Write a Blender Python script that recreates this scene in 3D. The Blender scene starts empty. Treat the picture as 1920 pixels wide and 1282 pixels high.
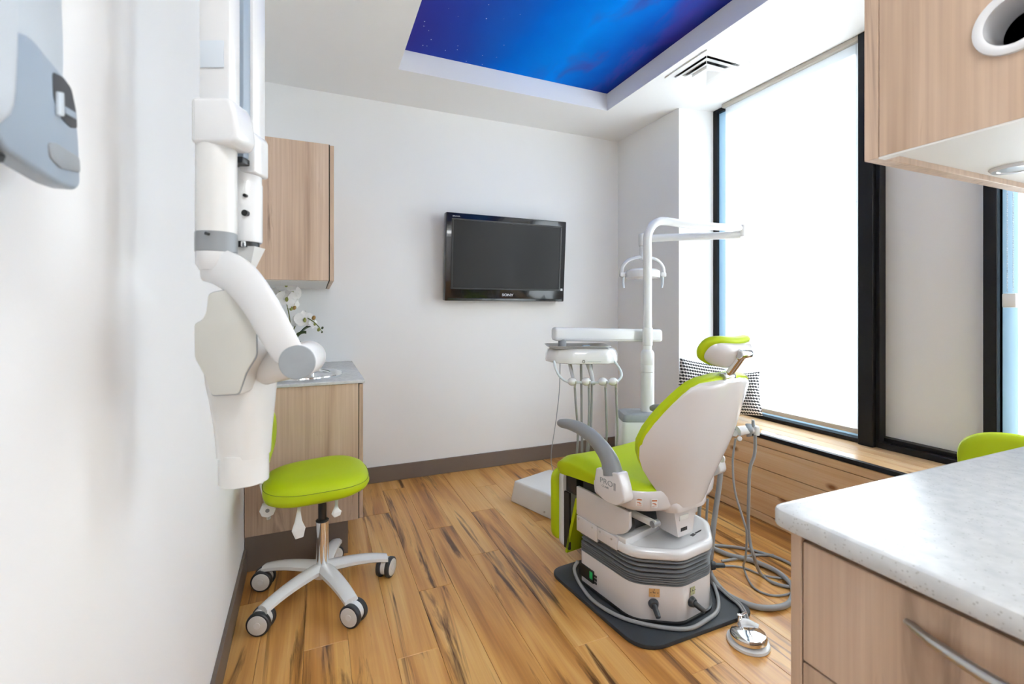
import bpy, bmesh, math, random
from mathutils import Vector, Matrix, Euler
random.seed(7)
PI = math.pi
SC = bpy.context.scene
COL = SC.collection

# ------------------------------------------------------------------ camera
TH = math.radians(22.88); FPX = 865.0; EYE = 1.22
cs, sn = math.cos(TH), math.sin(TH)
cam_d = bpy.data.cameras.new('camera')
cam_d.sensor_width = 36.0
cam_d.lens = FPX / 1920.0 * 36.0
cam_d.shift_y = -60.0 / 1920.0
cam_d.clip_start = 0.02
cam_d.dof.use_dof = True
cam_d.dof.focus_distance = 2.3
cam_d.dof.aperture_fstop = 5.6
cam = bpy.data.objects.new('camera', cam_d)
cam.location = (0, 0, EYE)
cam.rotation_euler = (PI / 2, 0, -TH)
COL.objects.link(cam)
SC.camera = cam

# ------------------------------------------------------------------ world, sun, exposure
world = bpy.data.worlds.new('overcast_sky'); SC.world = world
world.use_nodes = True
wn = world.node_tree.nodes; wl = world.node_tree.links
wn['Background'].inputs[0].default_value = (0.80, 0.90, 1.0, 1)
wn['Background'].inputs[1].default_value = 2.6
sun_d = bpy.data.lights.new('sun', 'SUN'); sun_d.energy = 28.0; sun_d.angle = math.radians(12)
sun_d.color = (0.98, 0.99, 1.0)
sun = bpy.data.objects.new('sun', sun_d); COL.objects.link(sun)
sun.rotation_euler = Vector((-0.90, 0.05, -0.42)).to_track_quat('-Z', 'Y').to_euler()
SC.view_settings.view_transform = 'Standard'
SC.view_settings.look = 'None'
SC.view_settings.gamma = 1.0
SC.view_settings.use_curve_mapping = False
SC.view_settings.exposure = 0.70
SC.cycles.max_bounces = 9
SC.cycles.diffuse_bounces = 6
SC.cycles.sample_clamp_indirect = 8.0

# ------------------------------------------------------------------ materials
MATS = {}
def new_mat(name):
    m = bpy.data.materials.new(name); m.use_nodes = True
    MATS[name] = m
    return m, m.node_tree.nodes, m.node_tree.links, m.node_tree.nodes['Principled BSDF']

def setp(b, **kw):
    names = dict(color='Base Color', rough='Roughness', metal='Metallic', coat='Coat Weight', coat_rough='Coat Roughness',
                 spec='Specular IOR Level', sheen='Sheen Weight', trans='Transmission Weight', ior='IOR')
    for k, v in kw.items():
        if k == 'color' and len(v) == 3: v = (*v, 1)
        b.inputs[names[k]].default_value = v

def plain(name, color, rough=0.5, metal=0.0, bump=0.0, bscale=80.0, var=0.0, **kw):
    m, n, l, b = new_mat(name)
    setp(b, color=color, rough=rough, metal=metal, **kw)
    tc = n.new('ShaderNodeTexCoord')
    nz = n.new('ShaderNodeTexNoise'); nz.inputs['Scale'].default_value = bscale; nz.inputs['Detail'].default_value = 3
    l.new(tc.outputs['Object'], nz.inputs['Vector'])
    if bump > 0:
        bp = n.new('ShaderNodeBump'); bp.inputs['Strength'].default_value = bump; bp.inputs['Distance'].default_value = 0.002
        l.new(nz.outputs['Fac'], bp.inputs['Height']); l.new(bp.outputs['Normal'], b.inputs['Normal'])
    if var > 0:
        mr = n.new('ShaderNodeMixRGB'); mr.blend_type = 'MIX'
        mr.inputs[1].default_value = (*[c * (1 - var) for c in color], 1); mr.inputs[2].default_value = (*[min(1, c * (1 + var)) for c in color], 1)
        l.new(nz.outputs['Fac'], mr.inputs[0]); l.new(mr.outputs[0], b.inputs['Base Color'])
    return m

def ramp(n, stops):
    r = n.new('ShaderNodeValToRGB')
    els = r.color_ramp.elements
    while len(els) < len(stops): els.new(0.5)
    for e, (p, c) in zip(els, stops):
        e.position = p; e.color = (*c, 1)
    return r

def mathn(n, l, op, a, b=None, c=None):
    m = n.new('ShaderNodeMath'); m.operation = op
    for i, v in enumerate((a, b, c)):
        if v is None: continue
        if isinstance(v, (int, float)): m.inputs[i].default_value = v
        else: l.new(v, m.inputs[i])
    return m.outputs[0]

def wood(name, scale, stops, streak, rough=0.4, random_off=True, knots=0.0, streak_pos=(0.60, 0.72), grain=0.25, coat=0.0, distort=1.2):
    """grain follows the axis with the smallest scale"""
    m, n, l, b = new_mat(name)
    tc = n.new('ShaderNodeTexCoord'); mp = n.new('ShaderNodeMapping')
    mp.inputs['Scale'].default_value = scale
    src = tc.outputs['Object']
    if random_off:
        oi = n.new('ShaderNodeObjectInfo'); cb = n.new('ShaderNodeCombineXYZ')
        l.new(mathn(n, l, 'MULTIPLY', oi.outputs['Random'], 37.0), cb.inputs[0])
        l.new(mathn(n, l, 'MULTIPLY', oi.outputs['Random'], 91.0), cb.inputs[1])
        l.new(mathn(n, l, 'MULTIPLY', oi.outputs['Random'], 53.0), cb.inputs[2])
        ad = n.new('ShaderNodeVectorMath'); ad.operation = 'ADD'
        l.new(src, ad.inputs[0]); l.new(cb.outputs[0], ad.inputs[1]); src = ad.outputs[0]
    l.new(src, mp.inputs['Vector'])
    n1 = n.new('ShaderNodeTexNoise'); n1.inputs['Scale'].default_value = 1.0; n1.inputs['Detail'].default_value = 4; n1.inputs['Distortion'].default_value = distort
    l.new(mp.outputs[0], n1.inputs['Vector'])
    r1 = ramp(n, stops); l.new(n1.outputs['Fac'], r1.inputs[0])
    # dark streaks
    mp2 = n.new('ShaderNodeMapping'); mp2.inputs['Scale'].default_value = tuple(s * 1.35 for s in scale); mp2.inputs['Location'].default_value = (5.2, 1.3, 8.8)
    l.new(src, mp2.inputs['Vector'])
    n2 = n.new('ShaderNodeTexNoise'); n2.inputs['Scale'].default_value = 1.0; n2.inputs['Detail'].default_value = 6; n2.inputs['Distortion'].default_value = distort * 1.3; n2.inputs['Roughness'].default_value = 0.6
    l.new(mp2.outputs[0], n2.inputs['Vector'])
    mr = n.new('ShaderNodeMapRange'); mr.inputs[1].default_value = streak_pos[0]; mr.inputs[2].default_value = streak_pos[1]
    l.new(n2.outputs['Fac'], mr.inputs[0])
    mix = n.new('ShaderNodeMixRGB'); mix.inputs[2].default_value = (*streak, 1)
    l.new(mr.outputs[0], mix.inputs[0]); l.new(r1.outputs[0], mix.inputs[1])
    out = mix.outputs[0]
    # fine grain
    mp3 = n.new('ShaderNodeMapping'); mx = max(scale); mp3.inputs['Scale'].default_value = tuple((s * 14 if s > mx * 0.5 else s * 2.2) for s in scale)
    l.new(src, mp3.inputs['Vector'])
    n3 = n.new('ShaderNodeTexNoise'); n3.inputs['Scale'].default_value = 1.0; n3.inputs['Detail'].default_value = 3
    l.new(mp3.outputs[0], n3.inputs['Vector'])
    ov = n.new('ShaderNodeMixRGB'); ov.blend_type = 'OVERLAY'; ov.inputs[0].default_value = grain
    l.new(out, ov.inputs[1]); l.new(n3.outputs['Fac'], ov.inputs[2]); out = ov.outputs[0]
    if knots > 0:
        vo = n.new('ShaderNodeTexVoronoi'); vo.voronoi_dimensions = '2D'; vo.inputs['Scale'].default_value = knots
        sx_ = n.new('ShaderNodeSeparateXYZ'); cx_ = n.new('ShaderNodeCombineXYZ'); l.new(src, sx_.inputs[0])
        l.new(mathn(n, l, 'MULTIPLY', sx_.outputs[1], 0.55), cx_.inputs[0]); l.new(mathn(n, l, 'ADD', sx_.outputs[0], sx_.outputs[2]), cx_.inputs[1])
        l.new(cx_.outputs[0], vo.inputs['Vector'])
        kr = n.new('ShaderNodeMapRange'); kr.inputs[1].default_value = 0.105; kr.inputs[2].default_value = 0.03; kr.inputs[3].default_value = 0; kr.inputs[4].default_value = 1
        l.new(vo.outputs['Distance'], kr.inputs[0])
        km = n.new('ShaderNodeMixRGB'); km.inputs[2].default_value = (0.27, 0.11, 0.04, 1)
        l.new(kr.outputs[0], km.inputs[0]); l.new(out, km.inputs[1]); out = km.outputs[0]
    l.new(out, b.inputs['Base Color'])
    setp(b, rough=rough, coat=coat, coat_rough=0.12)
    bp = n.new('ShaderNodeBump'); bp.inputs['Strength'].default_value = 0.08; bp.inputs['Distance'].default_value = 0.001
    l.new(n3.outputs['Fac'], bp.inputs['Height']); l.new(bp.outputs[0], b.inputs['Normal'])
    return m

plain('wall_paint', (0.83, 0.825, 0.82), 0.85, bump=0.06, bscale=220)
plain('ceiling_paint', (0.85, 0.845, 0.84), 0.9, bump=0.05, bscale=200)
plain('baseboard', (0.175, 0.135, 0.11), 0.45, var=0.06, bscale=12)
plain('white_plastic', (0.74, 0.745, 0.75), 0.22, coat=0.3)
plain('white_gloss', (0.74, 0.735, 0.745), 0.16, coat=0.6)
plain('shell_white', (0.68, 0.655, 0.66), 0.20, coat=0.5)
plain('cream_plastic', (0.70, 0.695, 0.675), 0.26, coat=0.3)
plain('plate_grey', (0.58, 0.575, 0.53), 0.35, var=0.04, bscale=18)
plain('grey_plastic', (0.27, 0.29, 0.31), 0.38, bump=0.05, bscale=400)
plain('mid_grey', (0.26, 0.275, 0.29), 0.3)
plain('cap_grey', (0.30, 0.325, 0.345), 0.45, var=0.08, bscale=60)
plain('blue_grey', (0.33, 0.40, 0.48), 0.35)
plain('blue_white', (0.62, 0.68, 0.74), 0.3)
plain('dark_plastic', (0.035, 0.038, 0.043), 0.4)
plain('black_plastic', (0.012, 0.012, 0.013), 0.3)
plain('black_frame', (0.006, 0.006, 0.008), 0.45, spec=0.3)
plain('aluminium_blue', (0.44, 0.54, 0.63), 0.4, metal=0.15)
plain('rubber_mat', (0.028, 0.034, 0.042), 0.55, bump=0.25, bscale=900)
plain('bellows', (0.17, 0.175, 0.185), 0.5)
plain('hose_grey', (0.30, 0.305, 0.31), 0.4)
plain('chrome', (0.86, 0.87, 0.88), 0.07, metal=1.0)
plain('brushed_steel', (0.52, 0.51, 0.50), 0.28, metal=1.0)
plain('lime_vinyl', (0.46, 0.58, 0.008), 0.45, bump=0.12, bscale=700, spec=0.25)
plain('lime_seam', (0.20, 0.27, 0.01), 0.6)
plain('fabric_beige', (0.52, 0.48, 0.42), 0.85, bump=0.3, bscale=600)
plain('panel_white', (0.82, 0.80, 0.78), 0.5)
plain('melamine', (0.75, 0.73, 0.70), 0.45)
plain('gap_dark', (0.03, 0.025, 0.02), 0.8)
plain('leaf_green', (0.05, 0.075, 0.025), 0.4, var=0.2, bscale=30)
plain('stem_green', (0.17, 0.20, 0.045), 0.5)
plain('petal_white', (0.90, 0.88, 0.86), 0.6, sheen=0.2)
plain('bud_ochre', (0.38, 0.22, 0.06), 0.5, var=0.2, bscale=60)
plain('bud_green', (0.30, 0.32, 0.08), 0.5)
plain('soil', (0.05, 0.035, 0.02), 0.9)
plain('label_orange', (0.62, 0.36, 0.14), 0.5)
plain('label_olive', (0.45, 0.46, 0.26), 0.5)
plain('label_red', (0.55, 0.16, 0.05), 0.5)
plain('print_dark', (0.03, 0.03, 0.035), 0.5)
plain('print_grey', (0.55, 0.56, 0.58), 0.4)
plain('print_purple', (0.25, 0.22, 0.35), 0.5)
plain('tv_black', (0.008, 0.008, 0.01), 0.16, coat=0.4)
plain('tv_screen', (0.010, 0.009, 0.009), 0.36, spec=0.28)
plain('louver_white', (0.85, 0.85, 0.85), 0.4)

wood('floor_plank', (9.0, 0.62, 1.0),
     [(0.20, (0.26, 0.098, 0.022)), (0.38, (0.50, 0.222, 0.056)), (0.52, (0.66, 0.335, 0.095)), (0.66, (0.73, 0.425, 0.145)), (0.85, (0.81, 0.55, 0.24))],
     (0.105, 0.038, 0.010), rough=0.30, streak_pos=(0.555, 0.67), grain=0.30, coat=0.15, distort=1.1)
wood('oak_laminate', (7.0, 7.0, 0.8),
     [(0.22, (0.38, 0.255, 0.175)), (0.42, (0.52, 0.37, 0.265)), (0.58, (0.58, 0.425, 0.315)), (0.78, (0.66, 0.51, 0.40))],
     (0.20, 0.125, 0.085), rough=0.45, streak_pos=(0.585, 0.74), grain=0.30, distort=0.9)
wood('pine_board', (11.0, 0.9, 11.0),
     [(0.25, (0.58, 0.33, 0.15)), (0.5, (0.72, 0.46, 0.24)), (0.78, (0.80, 0.57, 0.34))],
     (0.55, 0.30, 0.12), rough=0.26, streak_pos=(0.66, 0.8), grain=0.25, knots=5.0, coat=0.25, distort=0.5)

def make_quartz():
    m, n, l, b = new_mat('quartz')
    tc = n.new('ShaderNodeTexCoord')
    vo = n.new('ShaderNodeTexVoronoi'); vo.inputs['Scale'].default_value = 190
    l.new(tc.outputs['Object'], vo.inputs['Vector'])
    mr = n.new('ShaderNodeMapRange'); mr.inputs[1].default_value = 0.30; mr.inputs[2].default_value = 0.16
    l.new(vo.outputs['Distance'], mr.inputs[0])
    sp = n.new('ShaderNodeSeparateColor'); l.new(vo.outputs['Color'], sp.inputs[0])
    th = mathn(n, l, 'GREATER_THAN', sp.outputs[0], 0.72)
    fac = mathn(n, l, 'MULTIPLY', mr.outputs[0], th)
    nz = n.new('ShaderNodeTexNoise'); nz.inputs['Scale'].default_value = 40; nz.inputs['Detail'].default_value = 5
    l.new(tc.outputs['Object'], nz.inputs['Vector'])
    r = ramp(n, [(0.3, (0.50, 0.51, 0.515)), (0.7, (0.60, 0.605, 0.60))]); l.new(nz.outputs['Fac'], r.inputs[0])
    mx = n.new('ShaderNodeMixRGB'); mx.inputs[2].default_value = (0.40, 0.39, 0.38, 1)
    l.new(fac, mx.inputs[0]); l.new(r.outputs[0], mx.inputs[1]); l.new(mx.outputs[0], b.inputs['Base Color'])
    setp(b, rough=0.22)
make_quartz()

def make_blind():
    m, n, l, b = new_mat('blind_fabric')
    out = n['Material Output']; n.remove(b)
    d = n.new('ShaderNodeBsdfDiffuse'); d.inputs[0].default_value = (0.86, 0.86, 0.85, 1)
    t = n.new('ShaderNodeBsdfTranslucent'); t.inputs[0].default_value = (0.86, 0.86, 0.87, 1)
    tc = n.new('ShaderNodeTexCoord'); wv = n.new('ShaderNodeTexNoise'); wv.inputs['Scale'].default_value = 500
    l.new(tc.outputs['Object'], wv.inputs['Vector'])
    bp = n.new('ShaderNodeBump'); bp.inputs['Strength'].default_value = 0.1; bp.inputs['Distance'].default_value = 0.001
    l.new(wv.outputs['Fac'], bp.inputs['Height']); l.new(bp.outputs[0], d.inputs['Normal'])
    mx = n.new('ShaderNodeMixShader'); mx.inputs[0].default_value = 0.62
    l.new(d.outputs[0], mx.inputs[1]); l.new(t.outputs[0], mx.inputs[2]); l.new(mx.outputs[0], out.inputs[0])
make_blind()

def make_pane():
    m, n, l, b = new_mat('pane_glass')
    out = n['Material Output']; n.remove(b)
    t = n.new('ShaderNodeBsdfTransparent'); t.inputs[0].default_value = (0.92, 0.96, 0.97, 1)
    g = n.new('ShaderNodeBsdfGlossy'); g.inputs['Roughness'].default_value = 0.02
    fr = n.new('ShaderNodeFresnel'); fr.inputs[0].default_value = 1.45
    mx = n.new('ShaderNodeMixShader'); l.new(fr.outputs[0], mx.inputs[0]); l.new(t.outputs[0], mx.inputs[1]); l.new(g.outputs[0], mx.inputs[2])
    l.new(mx.outputs[0], out.inputs[0])
make_pane()

def make_daylit_sash():
    m, n, l, b = new_mat('daylit_sash')
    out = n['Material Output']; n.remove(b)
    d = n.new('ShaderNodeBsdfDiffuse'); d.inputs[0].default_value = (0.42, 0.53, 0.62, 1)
    t = n.new('ShaderNodeBsdfTranslucent'); t.inputs[0].default_value = (0.36, 0.48, 0.56, 1)  # translucency makes the sash glow pale blue, standing for daylight on it
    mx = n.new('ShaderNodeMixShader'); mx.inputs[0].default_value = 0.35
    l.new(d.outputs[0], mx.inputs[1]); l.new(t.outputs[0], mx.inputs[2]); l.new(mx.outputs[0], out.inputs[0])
make_daylit_sash()

def make_emit(name, color, strength):
    m, n, l, b = new_mat(name)
    setp(b, color=color, rough=0.4)
    b.inputs['Emission Color'].default_value = (*color, 1); b.inputs['Emission Strength'].default_value = strength
make_emit('display_green', (0.01, 0.30, 0.08), 0.12)
make_emit('fill_glow', (0.95, 0.98, 1.0), 15.0)  # glow of the added ceiling fill panel

def make_sky_print():
    m, n, l, b = new_mat('night_sky_print')
    tc = n.new('ShaderNodeTexCoord'); sep = n.new('ShaderNodeSeparateXYZ'); l.new(tc.outputs['Object'], sep.inputs[0])
    # across the panel: violet at left, azure in the middle, deep blue at the right edge
    mr = n.new('ShaderNodeMapRange'); mr.inputs[1].default_value = -0.76; mr.inputs[2].default_value = 0.76
    nz0 = n.new('ShaderNodeTexNoise'); nz0.inputs['Scale'].default_value = 1.6; nz0.inputs['Detail'].default_value = 4
    l.new(tc.outputs['Object'], nz0.inputs['Vector'])
    xx = mathn(n, l, 'ADD', sep.outputs[0], mathn(n, l, 'MULTIPLY_ADD', nz0.outputs['Fac'], 0.35, -0.175))
    l.new(xx, mr.inputs[0])
    r = ramp(n, [(0.0, (0.045, 0.045, 0.32)), (0.22, (0.025, 0.07, 0.44)), (0.45, (0.001, 0.15, 0.70)), (0.66, (0.001, 0.24, 0.88)), (0.84, (0.005, 0.10, 0.52)), (1.0, (0.02, 0.03, 0.26))])
    l.new(mr.outputs[0], r.inputs[0])
    # clouds drifting along the right side
    mp = n.new('ShaderNodeMapping'); mp.inputs['Scale'].default_value = (3.2, 1.5, 1); mp.inputs['Rotation'].default_value = (0, 0, -0.25)
    l.new(tc.outputs['Object'], mp.inputs['Vector'])
    nz = n.new('ShaderNodeTexNoise'); nz.inputs['Scale'].default_value = 1.5; nz.inputs['Detail'].default_value = 8; nz.inputs['Distortion'].default_value = 0.6
    l.new(mp.outputs[0], nz.inputs['Vector'])
    cr = n.new('ShaderNodeMapRange'); cr.inputs[1].default_value = 0.5; cr.inputs[2].default_value = 0.68
    l.new(nz.outputs['Fac'], cr.inputs[0])
    side = n.new('ShaderNodeMapRange'); side.inputs[1].default_value = 0.05; side.inputs[2].default_value = 0.45
    l.new(sep.outputs[0], side.inputs[0])
    cf = mathn(n, l, 'MULTIPLY', mathn(n, l, 'MULTIPLY', cr.outputs[0], side.outputs[0]), 0.75)
    mx = n.new('ShaderNodeMixRGB'); mx.inputs[2].default_value = (0.075, 0.05, 0.33, 1)
    l.new(cf, mx.inputs[0]); l.new(r.outputs[0], mx.inputs[1])
    # stars
    vo = n.new('ShaderNodeTexVoronoi'); vo.inputs['Scale'].default_value = 26
    l.new(tc.outputs['Object'], vo.inputs['Vector'])
    st = mathn(n, l, 'LESS_THAN', vo.outputs['Distance'], 0.085)
    sp = n.new('ShaderNodeSeparateColor'); l.new(vo.outputs['Color'], sp.inputs[0])
    st = mathn(n, l, 'MULTIPLY', st, mathn(n, l, 'GREATER_THAN', sp.outputs[1], 0.55))
    left = n.new('ShaderNodeMapRange'); left.inputs[1].default_value = -0.1; left.inputs[2].default_value = -0.35
    l.new(sep.outputs[0], left.inputs[0])
    st = mathn(n, l, 'MULTIPLY', mathn(n, l, 'MULTIPLY', st, left.outputs[0]), 0.8)
    m2 = n.new('ShaderNodeMixRGB'); m2.inputs[2].default_value = (0.75, 0.85, 1, 1)
    l.new(st, m2.inputs[0]); l.new(mx.outputs[0], m2.inputs[1])
    l.new(m2.outputs[0], b.inputs['Base Color']); setp(b, rough=0.7, spec=0.02)
make_sky_print()

def make_pattern():
    m, n, l, b = new_mat('cushion_weave')
    uv = n.new('ShaderNodeUVMap'); uv.uv_map = 'UVMap'
    sep = n.new('ShaderNodeSeparateXYZ'); l.new(uv.outputs[0], sep.inputs[0])
    v = mathn(n, l, 'MULTIPLY', sep.outputs[1], 15.0); row = mathn(n, l, 'FLOOR', v)
    fv = mathn(n, l, 'ABSOLUTE', mathn(n, l, 'SUBTRACT', mathn(n, l, 'FRACT', v), 0.5))
    u = mathn(n, l, 'MULTIPLY_ADD', sep.outputs[0], 19.0, mathn(n, l, 'MULTIPLY', row, 0.25))
    bump = mathn(n, l, 'LESS_THAN', mathn(n, l, 'FRACT', u), 0.5)
    lim = mathn(n, l, 'MULTIPLY_ADD', bump, 0.20, 0.15)
    blk = mathn(n, l, 'LESS_THAN', fv, lim)
    mx = n.new('ShaderNodeMixRGB'); mx.inputs[1].default_value = (0.82, 0.81, 0.79, 1); mx.inputs[2].default_value = (0.022, 0.022, 0.025, 1)
    l.new(blk, mx.inputs[0]); l.new(mx.outputs[0], b.inputs['Base Color']); setp(b, rough=0.85)
make_pattern()

# ------------------------------------------------------------------ mesh helpers
class B:
    def __init__(self): self.bm = bmesh.new()
    def _merge(self, t, M=None):
        if M is not None: bmesh.ops.transform(t, matrix=M, verts=t.verts)
        me = bpy.data.meshes.new('tmp'); t.to_mesh(me); t.free()
        self.bm.from_mesh(me); bpy.data.meshes.remove(me)
        return self
    def box(self, c, s, bev=0.0, rot=None, seg=2):
        t = bmesh.new(); bmesh.ops.create_cube(t, size=1.0)
        bmesh.ops.scale(t, vec=s, verts=t.verts)
        if bev > 0: bmesh.ops.bevel(t, geom=t.edges[:], offset=min(bev, min(s) * 0.49), segments=seg, affect='EDGES', profile=0.5)
        M = Matrix.Translation(c)
        if rot is not None: M = M @ Euler(rot).to_matrix().to_4x4()
        return self._merge(t, M)
    def lims(self, x0, x1, y0, y1, z0, z1, bev=0.0, seg=2):
        return self.box(((x0 + x1) / 2, (y0 + y1) / 2, (z0 + z1) / 2), (abs(x1 - x0), abs(y1 - y0), abs(z1 - z0)), bev, None, seg)
    def cyl(self, p0, p1, r0, r1=None, n=24, bev=0.0, cap=True):
        p0, p1 = Vector(p0), Vector(p1); r1 = r0 if r1 is None else r1
        t = bmesh.new(); h = (p1 - p0).length
        bmesh.ops.create_cone(t, cap_ends=cap, segments=n, radius1=r0, radius2=r1, depth=h)
        if bev > 0:
            es = [e for e in t.edges if abs(e.verts[0].co.z - e.verts[1].co.z) < 1e-6]
            bmesh.ops.bevel(t, geom=es, offset=bev, segments=3, affect='EDGES', profile=0.5)
        q = (p1 - p0).to_track_quat('Z', 'Y').to_matrix().to_4x4()
        return self._merge(t, Matrix.Translation((p0 + p1) / 2) @ q)
    def sphere(self, c, r, n=20, sc=(1, 1, 1), rot=None):
        t = bmesh.new(); bmesh.ops.create_uvsphere(t, u_segments=n, v_segments=max(6, n // 2), radius=r)
        M = Matrix.Translation(c)
        if rot is not None: M = M @ Euler(rot).to_matrix().to_4x4()
        return self._merge(t, M @ Matrix.Diagonal((*sc, 1)))
    def prism(self, poly, z0, z1, M=None, bev=0.0, seg=2):
        """poly: XY outline, pulled from z0 to z1, then moved by M"""
        t = bmesh.new()
        a = sum(poly[i][0] * poly[(i + 1) % len(poly)][1] - poly[(i + 1) % len(poly)][0] * poly[i][1] for i in range(len(poly)))
        if a < 0: poly = poly[::-1]
        lo = [t.verts.new((x, y, z0)) for x, y in poly]; hi = [t.verts.new((x, y, z1)) for x, y in poly]
        k = len(poly)
        t.faces.new(lo[::-1]); t.faces.new(hi)
        for i in range(k): t.faces.new((lo[i], lo[(i + 1) % k], hi[(i + 1) % k], hi[i]))
        if bev > 0:
            t.normal_update()
            es = [e for e in t.edges if len(e.link_faces) == 2 and e.calc_face_angle(0) > 0.6]
            bmesh.ops.bevel(t, geom=es, offset=bev, segments=seg, affect='EDGES', profile=0.5)
        return self._merge(t, M)
    def loft(self, rows, caps=True, closed=True):
        t = bmesh.new(); vs = [[t.verts.new(p) for p in r] for r in rows]; k = len(rows[0])
        for a, b in zip(vs, vs[1:]):
            for i in range(k if closed else k - 1):
                j = (i + 1) % k
                t.faces.new((a[i], a[j], b[j], b[i]))
        if caps and closed:
            t.faces.new(vs[0][::-1]); t.faces.new(vs[-1])
        bmesh.ops.recalc_face_normals(t, faces=t.faces)
        return self._merge(t)
    def tube(self, pts, r, n=10, sub=6, flat=None, up=None, smooth=True):
        """round (or flattened) tube along a smooth line; r may be a list; flat=(width, thickness) multiplies r"""
        P = [Vector(p) for p in pts]
        R = r if isinstance(r, (list, tuple)) else [r] * len(P)
        if smooth and len(P) > 2:
            Q, RR = [], []
            for i in range(len(P) - 1):
                p0 = P[i - 1] if i else P[0] * 2 - P[1]; p1, p2 = P[i], P[i + 1]
                p3 = P[i + 2] if i + 2 < len(P) else P[-1] * 2 - P[-2]
                for k in range(sub):
                    t = k / sub; t2, t3 = t * t, t * t * t
                    Q.append(0.5 * ((2 * p1) + (p2 - p0) * t + (2 * p0 - 5 * p1 + 4 * p2 - p3) * t2 + (3 * p1 - p0 - 3 * p2 + p3) * t3))
                    RR.append(R[i] * (1 - t) + R[i + 1] * t)
            Q.append(P[-1]); RR.append(R[-1])
        else: Q, RR = P, R
        rows = []; nrm = None
        for i, p in enumerate(Q):
            d = (Q[min(i + 1, len(Q) - 1)] - Q[max(i - 1, 0)]).normalized()
            if nrm is None:
                ref = Vector(up) if up else (Vector((0, 0, 1)) if abs(d.z) < 0.9 else Vector((1, 0, 0)))
                nrm = (ref - d * ref.dot(d)).normalized()
            else: nrm = (nrm - d * nrm.dot(d)).normalized()
            bi = d.cross(nrm)
            fw, ft = flat if flat else (1, 1)
            rows.append([p + (nrm * math.cos(2 * PI * k / n) * ft + bi * math.sin(2 * PI * k / n) * fw) * RR[i] for k in range(n)])
        return self.loft(rows)
    def lathe(self, prof, c=(0, 0, 0), n=32, M=None):
        rows = [[Vector((r * math.cos(2 * PI * k / n), r * math.sin(2 * PI * k / n), z)) for k in range(n)] for r, z in prof]
        b = B(); b.loft(rows); t = b.bm
        MM = Matrix.Translation(c)
        if M is not None: MM = MM @ M
        return self._merge(t, MM)
    def cushion(self, rx, ry, prof, e=2.6, n=40, M=None, fn=None):
        """stacked superellipse outlines; prof: (scale, z) from bottom to top"""
        rows = []
        for s, z in prof:
            row = []
            for k in range(n):
                a = 2 * PI * k / n; ca, sa = math.cos(a), math.sin(a)
                x = rx * s * math.copysign(abs(ca) ** (2 / e), ca); y = ry * s * math.copysign(abs(sa) ** (2 / e), sa)
                p = Vector((x, y, z))
                row.append(Vector(fn(*p)) if fn else p)
            rows.append(row)
        b = B(); b.loft(rows)
        return self._merge(b.bm, M)
    def ob(self, name, mat, parent=None, angle=38, smooth=True):
        me = bpy.data.meshes.new(name)
        bmesh.ops.recalc_face_normals(self.bm, faces=self.bm.faces)
        self.bm.to_mesh(me); self.bm.free()
        if smooth:
            for p in me.polygons: p.use_smooth = True
            me.set_sharp_from_angle(angle=math.radians(angle))
        me.materials.append(MATS[mat])
        o = bpy.data.objects.new(name, me); COL.objects.link(o)
        if parent: o.parent = parent
        return o

def tag(o, label, cat, group=None):
    o['label'] = label; o['category'] = cat
    if group: o['group'] = group
    return o
def thing(name, label, cat, loc=(0, 0, 0), rz=0.0, group=None):
    o = bpy.data.objects.new(name, None); COL.objects.link(o)
    o.empty_display_size = 0.1
    o.location = loc; o.rotation_euler = (0, 0, rz)
    return tag(o, label, cat, group)
def struct(o):
    o['kind'] = 'structure'; return o
def copy_part(o, parent, loc=None, rot=None, name=None):
    c = o.copy(); COL.objects.link(c); c.parent = parent
    if loc is not None: c.location = loc
    if rot is not None: c.rotation_euler = rot
    return c
def copy_tree(o, parent=None):
    c = o.copy(); COL.objects.link(c); c.parent = parent
    for ch in o.children: copy_tree(ch, c)
    return c
def text_part(name, body, size, M, mat, parent, extrude=0.0004, sx=1.0, bold=0.0):
    cu = bpy.data.curves.new(name, 'FONT'); cu.body = body; cu.size = size; cu.extrude = extrude; cu.offset = bold
    cu.align_x = 'CENTER'; cu.align_y = 'CENTER'
    t = bpy.data.objects.new(name, cu); COL.objects.link(t)
    dg = bpy.context.evaluated_depsgraph_get(); me = bpy.data.meshes.new_from_object(t.evaluated_get(dg))
    bpy.data.objects.remove(t); bpy.data.curves.remove(cu)
    me.transform(M @ Matrix.Diagonal((sx, 1, 1, 1)))
    me.materials.clear(); me.materials.append(MATS[mat])
    o = bpy.data.objects.new(name, me); COL.objects.link(o); o.parent = parent
    return o
def frame_M(origin, xdir, ydir):
    x = Vector(xdir).normalized(); y = Vector(ydir); y = (y - x * y.dot(x)).normalized(); z = x.cross(y)
    M = Matrix((x, y, z)).transposed().to_4x4(); M.translation = origin
    return M
def rounded(poly, r, seg=5):
    """round the corners of an outline; r one number or a list"""
    out = []; k = len(poly)
    for i in range(k):
        p = Vector(poly[i]); a = Vector(poly[i - 1]) - p; b = Vector(poly[(i + 1) % k]) - p
        rr = r[i] if isinstance(r, (list, tuple)) else r
        d = min(rr, a.length * 0.48, b.length * 0.48)
        p0 = p + a.normalized() * d; p1 = p + b.normalized() * d
        if rr <= 0: out.append(tuple(p)); continue
        for s in range(seg + 1):
            t = s / seg
            out.append(tuple(p0 * (1 - t) ** 2 + p * 2 * t * (1 - t) + p1 * t * t))
    return out

# ------------------------------------------------------------------ the room
HC = 2.70; YB = 3.38; YN = -1.7; XR = 2.44; XWIN = 2.72
def xl(y): return -0.335 + (YB - y) * 0.0235

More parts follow.
